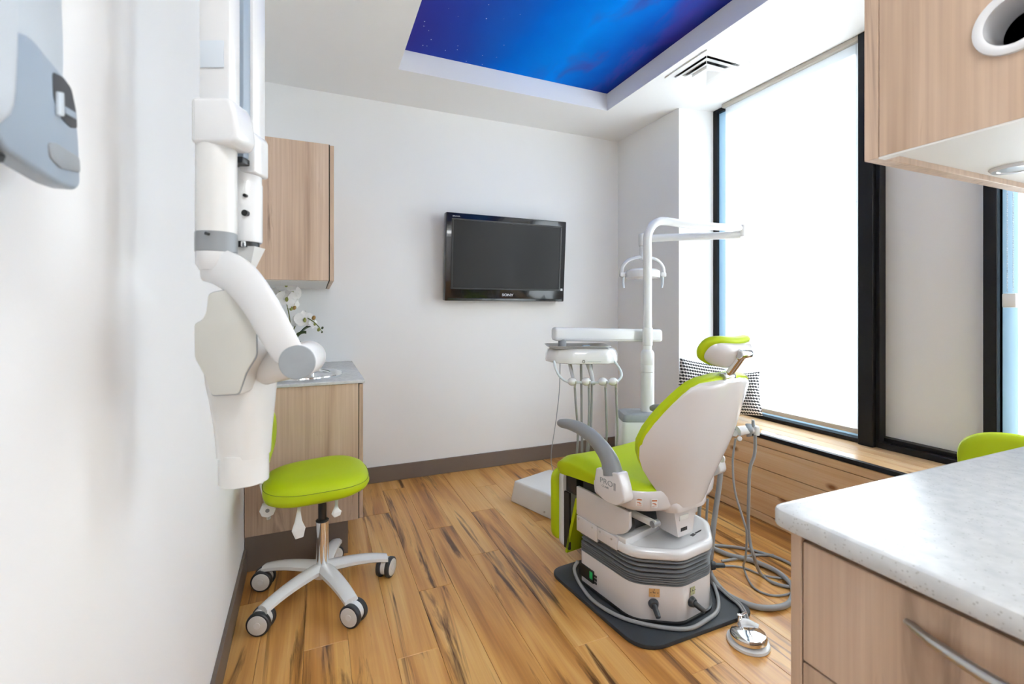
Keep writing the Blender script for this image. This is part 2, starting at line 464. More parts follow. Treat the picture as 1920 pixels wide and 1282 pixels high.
floor_base = struct(B().lims(-0.5, 2.83, YN - 0.1, YB + 0.1, -0.12, -0.008).ob('floor', 'gap_dark', smooth=False))
PW, PL = 0.15, 1.21
plank_bm = B(); plank_bm.lims(-PW / 2 + 0.0004, PW / 2 - 0.0004, -PL / 2 + 0.0004, PL / 2 - 0.0004, -0.012, 0.0, 0.0011, 1)
plank0 = plank_bm.ob('plank', 'floor_plank', floor_base, smooth=False); first = True
offs = [0.0, 0.47, 0.83, 0.21, 0.66, 1.02, 0.35]
for i in range(19):
    x = -0.345 + PW / 2 + i * PW
    y = YB + 0.02 - PL / 2 + offs[i % 7] * 1.0
    while y > YN - PL / 2:
        if first: p = plank0; first = False
        else: p = copy_part(plank0, floor_base)
        p.location = (x, y, 0); y -= PL
        p.rotation_euler = (0, 0, random.choice((0, PI)))

# ceiling with the recess that holds the sky print
RX0, RX1, RY0, RY1, RZ = 0.46, 1.985, 0.55, 2.885, 2.825
cb = B()
for a in ((-0.6, RX0, YN - 0.1, YB + 0.15), (RX1, 2.83, YN - 0.1, YB + 0.15), (RX0, RX1, YN - 0.1, RY0), (RX0, RX1, RY1, YB + 0.15)):
    cb.lims(*a, HC, HC + 0.2)
cb.lims(RX0, RX1, RY0, RY1, RZ + 0.012, HC + 0.2)
struct(cb.ob('ceiling', 'ceiling_paint', smooth=False))
sky = B().box((0, 0, 0), (RX1 - RX0 - 0.004, RY1 - RY0 - 0.004, 0.010)).ob('sky_panel', 'night_sky_print', smooth=False)
sky.location = ((RX0 + RX1) / 2, (RY0 + RY1) / 2, RZ + 0.006)
tag(sky, 'printed blue night sky panel with stars and clouds in the ceiling recess', 'ceiling panel')

struct(B().lims(-0.6, 2.83, YB, YB + 0.15, 0, HC).ob('wall_back', 'wall_paint', smooth=False))
struct(B().lims(-0.6, 2.83, YN - 0.15, YN, 0, HC).ob('wall_near', 'wall_paint', smooth=False))
struct(B().prism([(xl(YB), YB), (xl(YN), YN), (xl(YN) - 0.3, YN), (xl(YB) - 0.3, YB)], 0, HC).ob('wall_left', 'wall_paint', smooth=False))
struct(B().prism([(XR, YB), (XR, 2.637), (XWIN, 2.588), (2.83, 2.588), (2.83, YB)], 0, HC).ob('wall_right', 'wall_paint', smooth=False))
W2N = -1.25
struct(B().lims(XWIN, 2.83, YN, W2N, 0, HC).ob('wall_right_near', 'wall_paint', smooth=False))
struct(B().lims(XWIN + 0.02, 2.83, W2N, 2.588, 0, 0.50).ob('wall_right_sill', 'wall_paint', smooth=False))
# infill panel between the two windows
struct(B().lims(2.785, 2.83, 1.04, 1.52, 0.5, HC).ob('wall_right_panel', 'panel_white', smooth=False))

BH, BT = 0.112, 0.013
struct(B().lims(0.20, XR - BT, YB - BT, YB, 0, BH, 0.002, 1).ob('baseboard_back', 'baseboard'))
struct(B().lims(XR - BT, XR, 2.645, YB, 0, BH, 0.002, 1).ob('baseboard_right', 'baseboard'))
struct(B().prism([(xl(2.45), 2.445), (xl(YN), YN), (xl(YN) + BT, YN), (xl(2.45) + BT, 2.445)], 0, BH, bev=0.002, seg=1).ob('baseboard_left', 'baseboard'))

# ------------------------------------------------------------------ windows
def window(name, y0, y1, post0, post1, s0, s1):
    """y0<y1; black outer frame, pale sash with a daylight glow in its material, pane"""
    w = B().lims(XWIN - 0.02, XWIN + 0.06, y0, y1, 0.50, 0.523, 0.002, 1).ob(name, 'black_frame'); struct(w)   # bottom rail
    b = B().lims(XWIN, XWIN + 0.022, y1 - post1, y1, 0.523, HC, 0.002, 1); b.ob('frame_post', 'black_frame', w)
    b = B().lims(XWIN, XWIN + 0.08, y0, y0 + post0, 0.523, HC, 0.002, 1); b.ob('frame_post', 'black_frame', w)
    B().lims(XWIN, XWIN + 0.08, y0 + post0, y1 - post1, HC - 0.03, HC, 0.002, 1).ob('frame_head', 'black_frame', w)
    for a in ((y1 - post1 - s1, y1 - post1), (y0 + post0, y0 + post0 + s0)):
        B().lims(XWIN + 0.024, XWIN + 0.10, a[0], a[1] + (0.03 if a[1] > (y0 + y1) / 2 else 0), 0.515, HC, 0.004).ob('sash_stile', 'daylit_sash', w)  # widened to keep sun from passing the blind edge; glow stands for daylight
    B().lims(XWIN + 0.035, XWIN + 0.10, y0 + post0 + s0, y1 - post1 - s1, 0.515, 0.575, 0.004).ob('sash_rail', 'daylit_sash', w)
    B().lims(XWIN + 0.045, XWIN + 0.10, y0 + post0 + s0, y1 - post1 - s1, HC - 0.04, HC - 0.03, 0.002).ob('sash_rail', 'aluminium_blue', w)
    B().lims(XWIN + 0.07, XWIN + 0.076, y0 + post0 + s0 - 0.01, y1 - post1 - s1 + 0.01, 0.53, HC - 0.035).ob('pane', 'pane_glass', w, smooth=False)
    return w
window('window_1', 1.55, 2.588, 0.012, 0.040, 0.024, 0.094)
window('window_2', W2N, 1.030, 0.04, 0.012, 0.024, 0.068)
# black mullions and the rail under the infill panel
t1 = struct(B().lims(XWIN - 0.045, XWIN + 0.07, 1.488, 1.562, 0.50, HC, 0.003, 1).ob('trim_1', 'black_frame'))
B().lims(XWIN - 0.02, XWIN + 0.02, 1.470, 1.488, 0.50, HC, 0.002, 1).ob('glazing_bead', 'black_frame', t1)
struct(B().lims(XWIN - 0.025, XWIN + 0.07, 1.018, 1.064, 0.50, HC, 0.003, 1).ob('trim_2', 'black_frame'))
t3 = struct(B().lims(XWIN - 0.02, XWIN + 0.07, 1.064, 1.488, 0.50, 0.53, 0.002, 1).ob('trim_3', 'black_frame'))
B().lims(XWIN + 0.02, XWIN + 0.07, 1.064, 1.488, 0.53, 0.55, 0.002, 1).ob('glazing_bead', 'black_frame', t3)

def blind(label, y0, y1, chain_y, chain_z, tension=None):
    X = XWIN - 0.012
    t = thing('roller_blind', label, 'blind', (X, (y0 + y1) / 2, 0.55), 0, 'translucent roller blinds')
    hy = (y1 - y0) / 2
    B().lims(-0.028, 0.030, -hy - 0.012, hy + 0.012, HC - 0.55 - 0.028, HC - 0.55 - 0.001, 0.006).ob('headrail', 'fabric_beige', t)
    b = B(); b.lims(-0.0006, 0.0006, -hy, hy, 0.02, HC - 0.55 - 0.025); b.ob('fabric', 'blind_fabric', t, smooth=False)
    B().lims(-0.008, 0.008, -hy, hy, -0.004, 0.024, 0.006).ob('bottom_bar', 'fabric_beige', t)
    for k, cy in enumerate(chain_y):
        c = B(); z = HC - 0.55 - 0.03
        c.cyl((0, 0, 0), (0, 0, 0.0), 0.001) if False else None
        while z > chain_z - 0.55:
            c.sphere((-0.018, cy - (y0 + y1) / 2, z), 0.0024, 6); z -= 0.0075
        o = c.ob('bead_chain', 'print_grey', t, smooth=False)
    if tension:
        B().lims(-0.030, -0.008, tension - 0.022 - (y0 + y1) / 2, tension + 0.022 - (y0 + y1) / 2, chain_z - 0.55 - 0.06, chain_z - 0.55, 0.005).ob('chain_tensioner', 'white_plastic', t)
    return t
blind('white glowing roller blind over the window beside the dental chair', 1.572, 2.462, (1.578,), 1.75)
blind('white glowing roller blind cut off by the right edge of the picture', W2N + 0.05, 0.958, (0.984, 0.966), 1.29, 0.975)

# ------------------------------------------------------------------ window bench
bench = thing('window_bench', 'knotty pine board window bench with black edge strip under the window', 'bench', (2.545, 1.0, 0))
bx0, bx1, by0, by1 = 2.37 - 2.545, 2.715 - 2.545, W2N - 1.0, 2.634 - 1.0
zs = [0.0, 0.045, 0.172, 0.302, 0.432, 0.478]
for z0, z1 in zip(zs, zs[1:]):
    B().lims(bx0, bx0 + 0.02, by0, by1, z0 + 0.0012, z1 - 0.0012, 0.003, 1).ob('front_board', 'pine_board', bench)
B().lims(bx0 - 0.006, bx0 + 0.022, by0, by1, 0.479, 0.5015, 0.0015, 1).ob('edge_strip', 'black_frame', bench)
w = (bx1 - bx0 - 0.022) / 4
for k in range(4):
    B().lims(bx0 + 0.022 + k * w + 0.0008, bx0 + 0.022 + (k + 1) * w - 0.0008, by0, by1, 0.478, 0.4995, 0.0015, 1).ob('top_board', 'pine_board', bench)
B().lims(bx0 + 0.03, bx1 - 0.01, by0 + 0.01, by1 - 0.01, 0.005, 0.47).ob('carcass', 'gap_dark', bench, smooth=False)

# ------------------------------------------------------------------ left cabinets, worktop, sink
CY = 2.45
cabL = thing('base_cabinet', 'oak laminate base cabinet under the sink worktop beside the stool', 'cabinet', (0, CY, 0))
D_ = YB - CY - 0.004
B().prism([(xl(CY) + 0.003, 0), (0.191, 0), (0.191, D_), (xl(YB) + 0.003, D_)], 0.165, 0.850).ob('body', 'oak_laminate', cabL, smooth=False)
B().lims(0.1912, 0.1948, 0.004, D_, 0.165, 0.848).ob('door_gap', 'gap_dark', cabL, smooth=False)
for k in range(2):
    d = B().lims(0.195, 0.214, 0.0 + k * D_ / 2, (k + 1) * D_ / 2 - 0.003, 0.167, 0.846, 0.0015, 1).ob('door', 'oak_laminate', cabL)
B().prism([(xl(CY) + 0.003, 0.008), (0.142, 0.008), (0.142, D_), (xl(YB) + 0.003, D_)], 0.0, 0.165).ob('kickboard', 'baseboard', cabL, smooth=False)
wt = B().prism([(xl(CY) + 0.003, -0.010), (0.222, -0.010), (0.222, D_), (xl(YB) + 0.003, D_)], 0.8505, 0.868, bev=0.004).ob('worktop', 'quartz')
wt.location = (0, CY, 0)
tag(wt, 'pale quartz worktop around the sink on the left cabinet', 'worktop')
snk = thing('sink', 'round chrome rimmed sink set in the left worktop', 'sink', (-0.085, 2.70, 0.868))
B().lathe([(0.165, 0.0005), (0.205, 0.0005), (0.212, 0.008), (0.210, 0.014), (0.196, 0.018), (0.174, 0.012), (0.165, 0.004)]).ob('rim', 'chrome', snk)
B().lathe([(0.0, 0.0012), (0.14, 0.0012), (0.166, 0.004), (0.168, 0.002), (0.14, 0.0006), (0.0, 0.0006)]).ob('bowl', 'brushed_steel', snk)
B().tube([(0.06, 0.225, 0.0), (0.06, 0.225, 0.10), (0.06, 0.19, 0.135), (0.06, 0.10, 0.13)], 0.011, 12).ob('tap', 'chrome', snk)

cabU = thing('wall_cabinet', 'oak laminate wall cabinet hanging above the orchid on the left wall', 'cabinet', (0, CY, 1.365))
B().prism([(xl(CY) + 0.003, 0), (0.052, 0), (0.052, D_), (xl(YB) + 0.003, D_)], 0.0, 0.672).ob('body', 'oak_laminate', cabU, smooth=False)
B().prism([(xl(CY) + 0.006, 0.018), (0.050, 0.018), (0.050, D_), (xl(YB) + 0.006, D_)], -0.0035, -0.0005).ob('underside', 'melamine', cabU, smooth=False)
B().lims(0.0525, 0.0565, 0.004, D_, 0.0, 0.672).ob('door_gap', 'gap_dark', cabU, smooth=False)
for k in range(2):
    B().lims(0.057, 0.076, k * D_ / 2, (k + 1) * D_ / 2 - 0.003, -0.002, 0.668, 0.0015, 1).ob('door', 'oak_laminate', cabU)

# ------------------------------------------------------------------ orchid
orc = thing('orchid', 'white artificial orchid with green leaves on the left worktop', 'plant', (-0.16, 3.10, 0.868))
B().lathe([(0.0, 0.0), (0.045, 0.0), (0.05, 0.004), (0.06, 0.12), (0.056, 0.12), (0.05, 0.105), (0.0, 0.105)]).ob('pot', 'white_gloss', orc)
B().lathe([(0.0, 0.104), (0.053, 0.104), (0.05, 0.108), (0.0, 0.11)], n=20).ob('soil', 'soil', orc)
def leaf(p, yaw, ln, wd, rise, droop, par):
    rows = []
    for i in range(9):
        t = i / 8; w_ = wd * math.sin(PI * (0.08 + 0.92 * t) ** 0.8) ** 0.7 * (1 - 0.15 * t) if t < 1 else 0.0008
        x = ln * t; z = rise * math.sin(t * PI * 0.5) - droop * t * t
        rows.append([Vector((x, -w_, z + 0.010)), Vector((x, -w_ * 0.5, z + 0.002)), Vector((x, 0, z - 0.003)), Vector((x, w_ * 0.5, z + 0.002)), Vector((x, w_, z + 0.010)),
                     Vector((x, w_ * 0.5, z - 0.000)), Vector((x, 0, z - 0.006)), Vector((x, -w_ * 0.5, z - 0.000))])
    b = B(); b.loft(rows)
    o = b.ob('leaf', 'leaf_green', par, angle=70); o.location = p; o.rotation_euler = (0, 0, yaw)
for yaw, ln, rise, dr in ((0.15, 0.135, 0.15, 0.0), (2.0, 0.18, 0.10, 0.05), (-1.2, 0.20, 0.09, 0.05), (3.6, 0.12, 0.10, 0.04), (-0.6, 0.12, 0.13, 0.02), (0.9, 0.15, 0.06, 0.05)):
    leaf((0, 0, 0.105), yaw, ln, 0.028, rise, dr, orc)
# positions relative to the pot
st1 = [(0, 0, 0.105), (0.01, -0.01, 0.26), (-0.01, -0.03, 0.40), (-0.02, -0.06, 0.47), (0.00, -0.09, 0.50)]
st2 = [(0.005, 0.01, 0.105), (0.03, -0.02, 0.24), (0.08, -0.06, 0.305), (0.125, -0.09, 0.292), (0.165, -0.11, 0.255), (0.185, -0.12, 0.222)]
for s in (st1, st2): B().tube(s, [0.0032] * (len(s) - 1) + [0.0018], 7).ob('stem', 'stem_green', orc)
def flower(p, yaw, pitch, r, par):
    r *= 1.3; f = B()
    def petal(ang, ln, wd, cup):
        rows = []
        for i in range(8):
            t = i / 7; w_ = wd * math.sin(PI * min(0.98, 0.06 + 0.90 * t)) ** 0.6
            row = []
            for j in range(5):
                u = -1 + j * 0.5
                row.append((t * ln, u * w_, cup * t * t + 0.12 * ln * u * u * t))
            for j in range(4, -1, -1):
                u = -1 + j * 0.5
                row.append((t * ln, u * w_, cup * t * t + 0.12 * ln * u * u * t - 0.0007))
            c, s = math.cos(ang), math.sin(ang)
            rows.append([Vector((x * c - y * s, x * s + y * c, z)) for x, y, z in row])
        f.loft(rows)
    for a in (0.1, PI - 0.1): petal(a, r, r * 0.62, -r * 0.10)
    for a in (PI / 2, PI * 1.22, PI * 1.78): petal(a, r * 0.92, r * 0.40, -r * 0.2)
    o = f.ob('flower', 'petal_white', par, angle=80)
    o.location = p; o.rotation_euler = Euler((pitch, 0, yaw))
    c = B(); c.sphere((0, -r * 0.12, 0.006), r * 0.20, 10, (0.8, 1.2, 0.8)); c.sphere((0, r * 0.05, 0.008), r * 0.10, 8)
    co = c.ob('lip', 'bud_green', o)
for p, yaw, pt, r in (((-0.005, -0.10, 0.505), -0.2, 1.25, 0.050), ((0.022, -0.075, 0.455), 0.5, 1.35, 0.046), ((-0.035, -0.085, 0.455), -0.6, 1.2, 0.048), ((-0.005, -0.105, 0.42), 0.1, 1.5, 0.045), ((0.025, -0.06, 0.395), 0.7, 1.2, 0.036),
                      ((0.090, -0.085, 0.297), 0.2, 1.35, 0.045), ((0.052, -0.055, 0.288), -0.7, 1.3, 0.038), ((0.140, -0.075, 0.268), 0.9, 1.2, 0.030)):
    flower(p, yaw, pt, r, orc)
for p, m, s in (((0.140, -0.105, 0.305), 'bud_ochre', 0.013), ((0.168, -0.115, 0.235), 'bud_green', 0.011), ((0.188, -0.120, 0.245), 'leaf_green', 0.008), ((0.186, -0.122, 0.220), 'leaf_green', 0.006), ((0.035, -0.075, 0.365), 'bud_ochre', 0.012), ((0.018, -0.07, 0.36), 'bud_green', 0.012)):
    B().sphere(p, s, 12, (0.85, 0.85, 1.15), (0.3, 0.4, 0)).ob('bud', m, orc)

# ------------------------------------------------------------------ television
tv = thing('television', 'black flat screen television tilted down on the back wall', 'television', (1.345, 3.272, 1.607), 0)
tv.rotation_euler = (math.radians(4.0), 0, 0)
TW, THH = 0.985, 0.640
B().lims(-TW / 2, TW / 2, -0.018, 0.050, -THH / 2, THH / 2, 0.008).ob('case', 'tv_black', tv)
sx0, sx1, sz0, sz1 = -TW / 2 + 0.055, TW / 2 - 0.055, -THH / 2 + 0.098, THH / 2 - 0.052
B().lims(sx0, sx1, -0.0195, -0.0178, sz0, sz1).ob('screen', 'tv_screen', tv, smooth=False)
fr = B()
for a in ((sx0 - 0.014, sx1 + 0.014, sz1, sz1 + 0.012), (sx0 - 0.014, sx1 + 0.014, sz0 - 0.012, sz0), (sx0 - 0.014, sx0, sz0, sz1), (sx1, sx1 + 0.014, sz0, sz1)):
    fr.lims(a[0], a[1], -0.023, -0.0175, a[2], a[3], 0.002, 1)
fr.ob('bezel', 'black_plastic', tv)
B().lims(-TW / 2 + 0.02, TW / 2 - 0.02, -0.022, -0.016, -THH / 2 + 0.004, -THH / 2 + 0.022, 0.002, 1).ob('base_strip', 'tv_black', tv)
Mtv = lambda x, z: frame_M((x, -0.0184, z), (1, 0, 0), (0, 0, 1))
text_part('brand_lettering', 'SONY', 0.026, Mtv(0.0, -THH / 2 + 0.048), 'print_grey', tv, sx=1.35, bold=0.0006)
text_part('model_lettering', 'BRAVIA', 0.014, Mtv(-TW / 2 + 0.075, THH / 2 - 0.026), 'print_grey', tv, sx=1.2)
B().lims(TW / 2 - 0.034, TW / 2 - 0.016, -0.0190, -0.0180, -THH / 2 + 0.088, -THH / 2 + 0.106).ob('sticker', 'print_grey', tv, smooth=False)
B().lims(-0.16, 0.16, 0.05, 0.082, -0.12, 0.12, 0.004).ob('wall_bracket', 'dark_plastic', tv)

# ------------------------------------------------------------------ ceiling vent
vent = thing('ceiling_vent', 'square white ceiling air diffuser with stepped louvres near the window', 'vent', (2.21, 2.155, HC))
def ring(b, o_, i_, z0, z1):
    for a in ((-o_, o_, i_, o_), (-o_, o_, -o_, -i_), (-o_, -i_, -i_, i_), (i_, o_, -i_, i_)): b.lims(*a, z0, z1)
    return b
def cone_ring(o_, i_, zo, zi, th=0.002):
    b = B(); P = lambda r, z: [Vector((r, r, z)), Vector((-r, r, z)), Vector((-r, -r, z)), Vector((r, -r, z))]
    b.loft([P(o_, zo), P(i_, zi), P(i_, zi - th), P(o_, zo - th)], caps=False); 
    return b
ring(B(), 0.172, 0.135, -0.008, -0.001).ob('frame', 'louver_white', vent, smooth=False)
B().lims(-0.134, 0.134, -0.134, 0.134, -0.0008, -0.0002).ob('duct', 'black_plastic', vent, smooth=False)
for o_, i_, zo, zi in ((0.128, 0.088, -0.016, -0.004), (0.092, 0.052, -0.024, -0.008)):
    cone_ring(o_, i_, zo, zi).ob('louvre', 'louver_white', vent, smooth=False)
b = B(); P = lambda r, z: [Vector((r, r, z)), Vector((-r, r, z)), Vector((-r, -r, z)), Vector((r, -r, z))]
b.loft([P(0.056, -0.006), P(0.058, -0.032), P(0.008, -0.008)]); b.ob('centre_cone', 'louver_white', vent, smooth=False)
for sx, sy in ((1, 1), (-1, 1), (1, -1), (-1, -1)):
    B().tube([(0.055 * sx, 0.055 * sy, -0.012), (0.134 * sx, 0.134 * sy, -0.006)], 0.003, 6).ob('strut', 'louver_white', vent)

# ------------------------------------------------------------------ unseen fill panel added on the ceiling to brighten the room
fill_panel = thing('added_fill_panel', 'unseen glowing fill panel added on the ceiling over the near end of the room', 'light', (0.38, -0.55, HC))
ring(B(), 0.30, 0.285, -0.012, -0.0005).ob('frame', 'louver_white', fill_panel, smooth=False)
B().lims(-0.284, 0.284, -0.284, 0.284, -0.008, -0.004).ob('diffuser', 'fill_glow', fill_panel, smooth=False)

# ------------------------------------------------------------------ right-hand peninsula: base cabinet, worktop, wall cabinet
pen = thing('drawer_cabinet', 'oak laminate drawer cabinet under the quartz counter at the right', 'cabinet', (0.71, 0.515, 0))
PX1 = 1.14; PY0 = -1.45
B().lims(0.018, PX1, PY0, 0.0, 0.10, 0.868).ob('body', 'oak_laminate', pen, smooth=False)
B().lims(-0.001, 0.0175, -0.018, 0.0, 0.10, 0.868, 0.001, 1).ob('end_panel_edge', 'oak_laminate', pen)
B().lims(0.010, 0.0178, PY0, -0.019, 0.855, 0.867).ob('shadow_gap', 'gap_dark', pen, smooth=False)
B().lims(0.06, PX1 - 0.02, PY0, -0.02, 0.0, 0.10).ob('kickboard', 'baseboard', pen, smooth=False)
def bow_handle(par, y0, y1, z):
    ym = (y0 + y1) / 2
    B().tube([(-0.001, y0, z), (-0.016, y0 + (ym - y0) * 0.35, z), (-0.028, ym, z), (-0.016, y1 - (y1 - ym) * 0.35, z), (-0.001, y1, z)], [0.0045, 0.0065, 0.0075, 0.0065, 0.0045], 12).ob('handle', 'brushed_steel', par)
for k, (za, zb) in enumerate(((0.665, 0.853), (0.39, 0.662), (0.105, 0.387))):
    for j, (ya, yb) in enumerate(((-0.52, -0.020), (-1.02, -0.523))):
        dr = B().lims(0.0, 0.0175, ya, yb, za, zb, 0.0012, 1).ob('drawer', 'oak_laminate', pen)
        bow_handle(dr, -0.175 - 0.20 + (ya + 0.52), -0.160 + (ya + 0.52), (za + zb) / 2 + (0.054 if k == 0 else 0.03))
ct = B().prism(rounded([(0.683, 0.535), (0.683, -0.95), (1.88, -0.95), (1.88, 0.535)], [0.028, 0.0, 0.0, 0.02], 6), 0.870, 0.900, bev=0.006).ob('countertop', 'quartz')
tag(ct, 'white speckled quartz countertop in the right foreground', 'countertop')

UZ = 1.50
upc = thing('overhead_cabinet', 'oak laminate overhead cabinet with round white dispenser hole at top right', 'cabinet', (0.953, 0.545, UZ))
UD = 0.66
B().lims(0.0, UD, -0.024, 0.0, 0.0, 1.19, 0.001, 1).ob('end_panel', 'oak_laminate', upc)
# door with the round opening
def holed_panel(y0, y1, z0, z1, cy, cz, r, th, n=48):
    b = B(); t = bmesh.new()
    outer = []
    for k in range(n):
        a = 2 * PI * k / n; c, s = math.cos(a), math.sin(a)
        m = min((y1 - cy) / c if c > 1e-6 else ((y0 - cy) / c if c < -1e-6 else 9), (z1 - cz) / s if s > 1e-6 else ((z0 - cz) / s if s < -1e-6 else 9))
        outer.append((cy + c * m, cz + s * m))
    for cyy, czz in ((y0, z0), (y0, z1), (y1, z0), (y1, z1)):
        i = min(range(n), key=lambda q: (outer[q][0] - cyy) ** 2 + (outer[q][1] - czz) ** 2); outer[i] = (cyy, czz)
    inner = [(cy + r * math.cos(2 * PI * k / n), cz + r * math.sin(2 * PI * k / n)) for k in range(n)]
    L = [[t.verts.new((x, p[0], p[1])) for p in lst] for x in (0.0, th) for lst in (outer, inner)]
    for k in range(n):
        j = (k + 1) % n
        t.faces.new((L[0][k], L[0][j], L[1][j], L[1][k])); t.faces.new((L[2][k], L[3][k], L[3][j], L[2][j]))
        t.faces.new((L[1][k], L[1][j], L[3][j], L[3][k])); t.faces.new((L[0][k], L[2][k], L[2][j], L[0][j]))
    b._merge(t); return b
HY_, HZ_, HR_ = -0.205, 0.150, 0.037
d = holed_panel(-0.42, -0.0255, 0.002, 1.19, HY_, HZ_, HR_, 0.018).ob('door', 'oak_laminate', upc, smooth=False)
rt = Matrix.Rotation(-PI / 2, 4, 'Y')
ringb = B(); ringb.lathe([(HR_ - 0.002, -0.06), (HR_ - 0.002, 0.004), (HR_ + 0.004, 0.006), (HR_ + 0.011, 0.004), (HR_ + 0.012, 0.0004), (HR_, 0.0), (HR_ + 0.0005, -0.06)], (0, HY_, HZ_), 40, rt)
ringb.ob('dispenser_ring', 'white_gloss', d)
tb = B(); tb.lathe([(0.0, -0.075), (HR_ - 0.0025, -0.075), (HR_ - 0.0025, -0.060), (0.0, -0.06)], (0, HY_, HZ_), 32, rt); tb.ob('dispenser_tube', 'dark_plastic', d)
B().lims(0.0, 0.018, -0.82, -0.423, 0.002, 1.19, 0.001, 1).ob('door', 'oak_laminate', upc)
B().lims(-0.0, 0.019, -0.82, -0.0245, -0.0015, 0.0015).ob('door_edge', 'melamine', upc, smooth=False)
B().lims(0.021, UD - 0.002, -0.82, -0.0245, 0.012, 0.028).ob('bottom_panel', 'melamine', upc, smooth=False)
B().lims(0.021, UD - 0.002, -0.84, -0.82, 0.0, 1.19).ob('end_panel', 'oak_laminate', upc, smooth=False)
B().lims(UD - 0.02, UD, -0.82, -0.0245, 0.0, 1.19).ob('back_panel', 'oak_laminate', upc, smooth=False)
B().lims(0.021, UD - 0.02, -0.82, -0.0245, 1.17, 1.19).ob('top_panel', 'melamine', upc, smooth=False)
pk = B().lathe([(0.0, -0.003), (0.026, -0.004), (0.028, -0.006), (0.036, -0.006), (0.040, -0.001), (0.040, 0.0), (0.0, 0.0)], (0.362, -0.077, 0.0118)).ob('puck_light', 'white_gloss', upc)
B().lathe([(0.0, -0.001), (0.024, -0.001), (0.024, 0.0), (0.0, 0.0)], (0.362, -0.077, 0.0085)).ob('puck_lens', 'mid_grey', pk)

# ------------------------------------------------------------------ wall control on the left wall, nearest the camera
def wallpt(y): return xl(y)
ctl = thing('wall_control', 'white and grey control unit with hand switch holder at top left', 'control unit', (xl(0.52), 0.52, 1.34), 0)
# local: x out of the wall, y along it, z up
FM = frame_M((0.0, 0, 0.0), (0, 1, 0), (0, 0, 1))
B().prism(rounded([(-0.20, 0.03), (0.070, 0.03), (0.078, 0.13), (0.064, 0.34), (-0.20, 0.34)], 0.012), 0.003, 0.036, FM, 0.004).ob('back_panel', 'blue_white', ctl)
B().prism(rounded([(-0.26, -0.006), (-0.108, -0.006), (-0.103, 0.06), (-0.108, 0.34), (-0.26, 0.34)], [0.02, 0.03, 0.01, 0.01, 0.01]), 0.0365, 0.085, FM, 0.010, 3).ob('housing', 'blue_white', ctl)
gy = [(-0.041, 0.096), (-0.028, 0.100), (0.013, 0.094), (0.032, 0.091), (0.044, 0.079), (0.052, 0.045), (0.056, 0.002), (0.048, -0.006), (0.020, -0.008), (-0.015, -0.006), (-0.060, -0.002), (-0.075, 0.010), (-0.075, 0.06)]
ho = B().prism(rounded(gy, 0.007), 0.0365, 0.0565, FM, 0.004, 3).ob('switch_holder', 'blue_grey', ctl)
slot = [(0.002, 0.086), (0.020, 0.0895), (0.035, 0.086), (0.044, 0.069), (0.0465, 0.053), (0.034, 0.049), (0.018, 0.051), (0.004, 0.064)]
B().prism(rounded(slot, 0.004), 0.0560, 0.0570, FM).ob('slot', 'dark_plastic', ho, smooth=False)
B().prism(rounded([(0.007, 0.050), (0.016, 0.053), (0.015, 0.074), (0.006, 0.071)], 0.002), 0.0568, 0.060, FM, 0.001).ob('hand_switch', 'blue_white', ho)
B().prism(rounded([(0.022, 0.058), (0.042, 0.060), (0.041, 0.066), (0.021, 0.064)], 0.001), 0.0568, 0.058, FM).ob('switch_clip', 'blue_grey', ho)
B().prism(rounded([(-0.006, 0.022), (0.006, 0.026), (0.049, 0.026), (0.051, 0.012), (0.015, 0.006), (-0.003, 0.010)], 0.004), 0.0560, 0.0580, FM, 0.0008).ob('thumb_rest', 'cap_grey', ho)
B().tube([(0.045, -0.050, -0.004), (0.045, -0.085, -0.012), (0.04, -0.14, -0.010), (0.03, -0.20, 0.01)], 0.006, 8).ob('cable', 'dark_plastic', ctl)

# ------------------------------------------------------------------ wall-mounted x-ray arm
XF = 0.72; KX = XF / FPX
u0 = (458 - 960) / FPX
xo = (XF * (sn + u0 * cs), XF * (cs - u0 * sn))
xr = thing('xray_machine', 'white wall mounted dental x-ray machine with folded arm hanging on the left', 'x-ray machine', (xo[0], xo[1], 0), -TH)
def xp(px, py, y=0.0):
    k = (XF + y) / FPX
    return ((px - 960) * k - (458 - 960) * KX, y, EYE + (581 - py) * k)
ZT = 2.05
c0 = xp(406, 0)[0]
# folded arm, front leg: rectangular section
B().lims(xp(372, 0, -0.012)[0], xp(430, 0, -0.012)[0], -0.012, 0.018, xp(0, 210)[2], ZT, 0.004).ob('front_arm', 'white_plastic', xr)
cov = B().lims(xp(374, 0, -0.0145)[0], xp(419, 0, -0.0145)[0], -0.0145, -0.0125, xp(0, 126, -0.0145)[2], xp(0, 75, -0.0145)[2], 0.003).ob('arm_cover', 'blue_white', xr)
sl = [xp(*q, -0.030) for q in ((356, 268), (436, 268), (446, 252), (440, 205), (430, 181), (356, 180))]
B().prism(rounded([(q[0], q[2]) for q in sl], 0.008), -0.022, 0.030, frame_M((0, 0, 0), (1, 0, 0), (0, 0, 1)), 0.007, 3).ob('elbow_sleeve', 'white_plastic', xr)
rC = 33.8 * KX
B().lathe([(rC, xp(0, 440)[2]), (rC, xp(0, 275)[2]), (rC * 0.9, xp(0, 262)[2])], (c0, 0, 0), 36).ob('front_post', 'cream_plastic', xr)
rg = B().lathe([(rC, xp(0, 474)[2]), (rC * 1.03, xp(0, 473)[2]), (rC * 1.03, xp(0, 438)[2]), (rC, xp(0, 437)[2])], (c0, 0, 0), 36).ob('grey_ring', 'mid_grey', xr)
q = xp(413, 444); B().cyl((q[0], -0.034, q[2]), (q[0], -0.028, q[2]), 0.0025, n=12).ob('set_screw', 'black_plastic', rg)
B().lathe([(rC * 0.8, xp(0, 507)[2]), (rC * 0.99, xp(0, 496)[2]), (rC * 1.0, xp(0, 474)[2])], (c0, 0, 0), 36).ob('collar', 'white_plastic', xr)
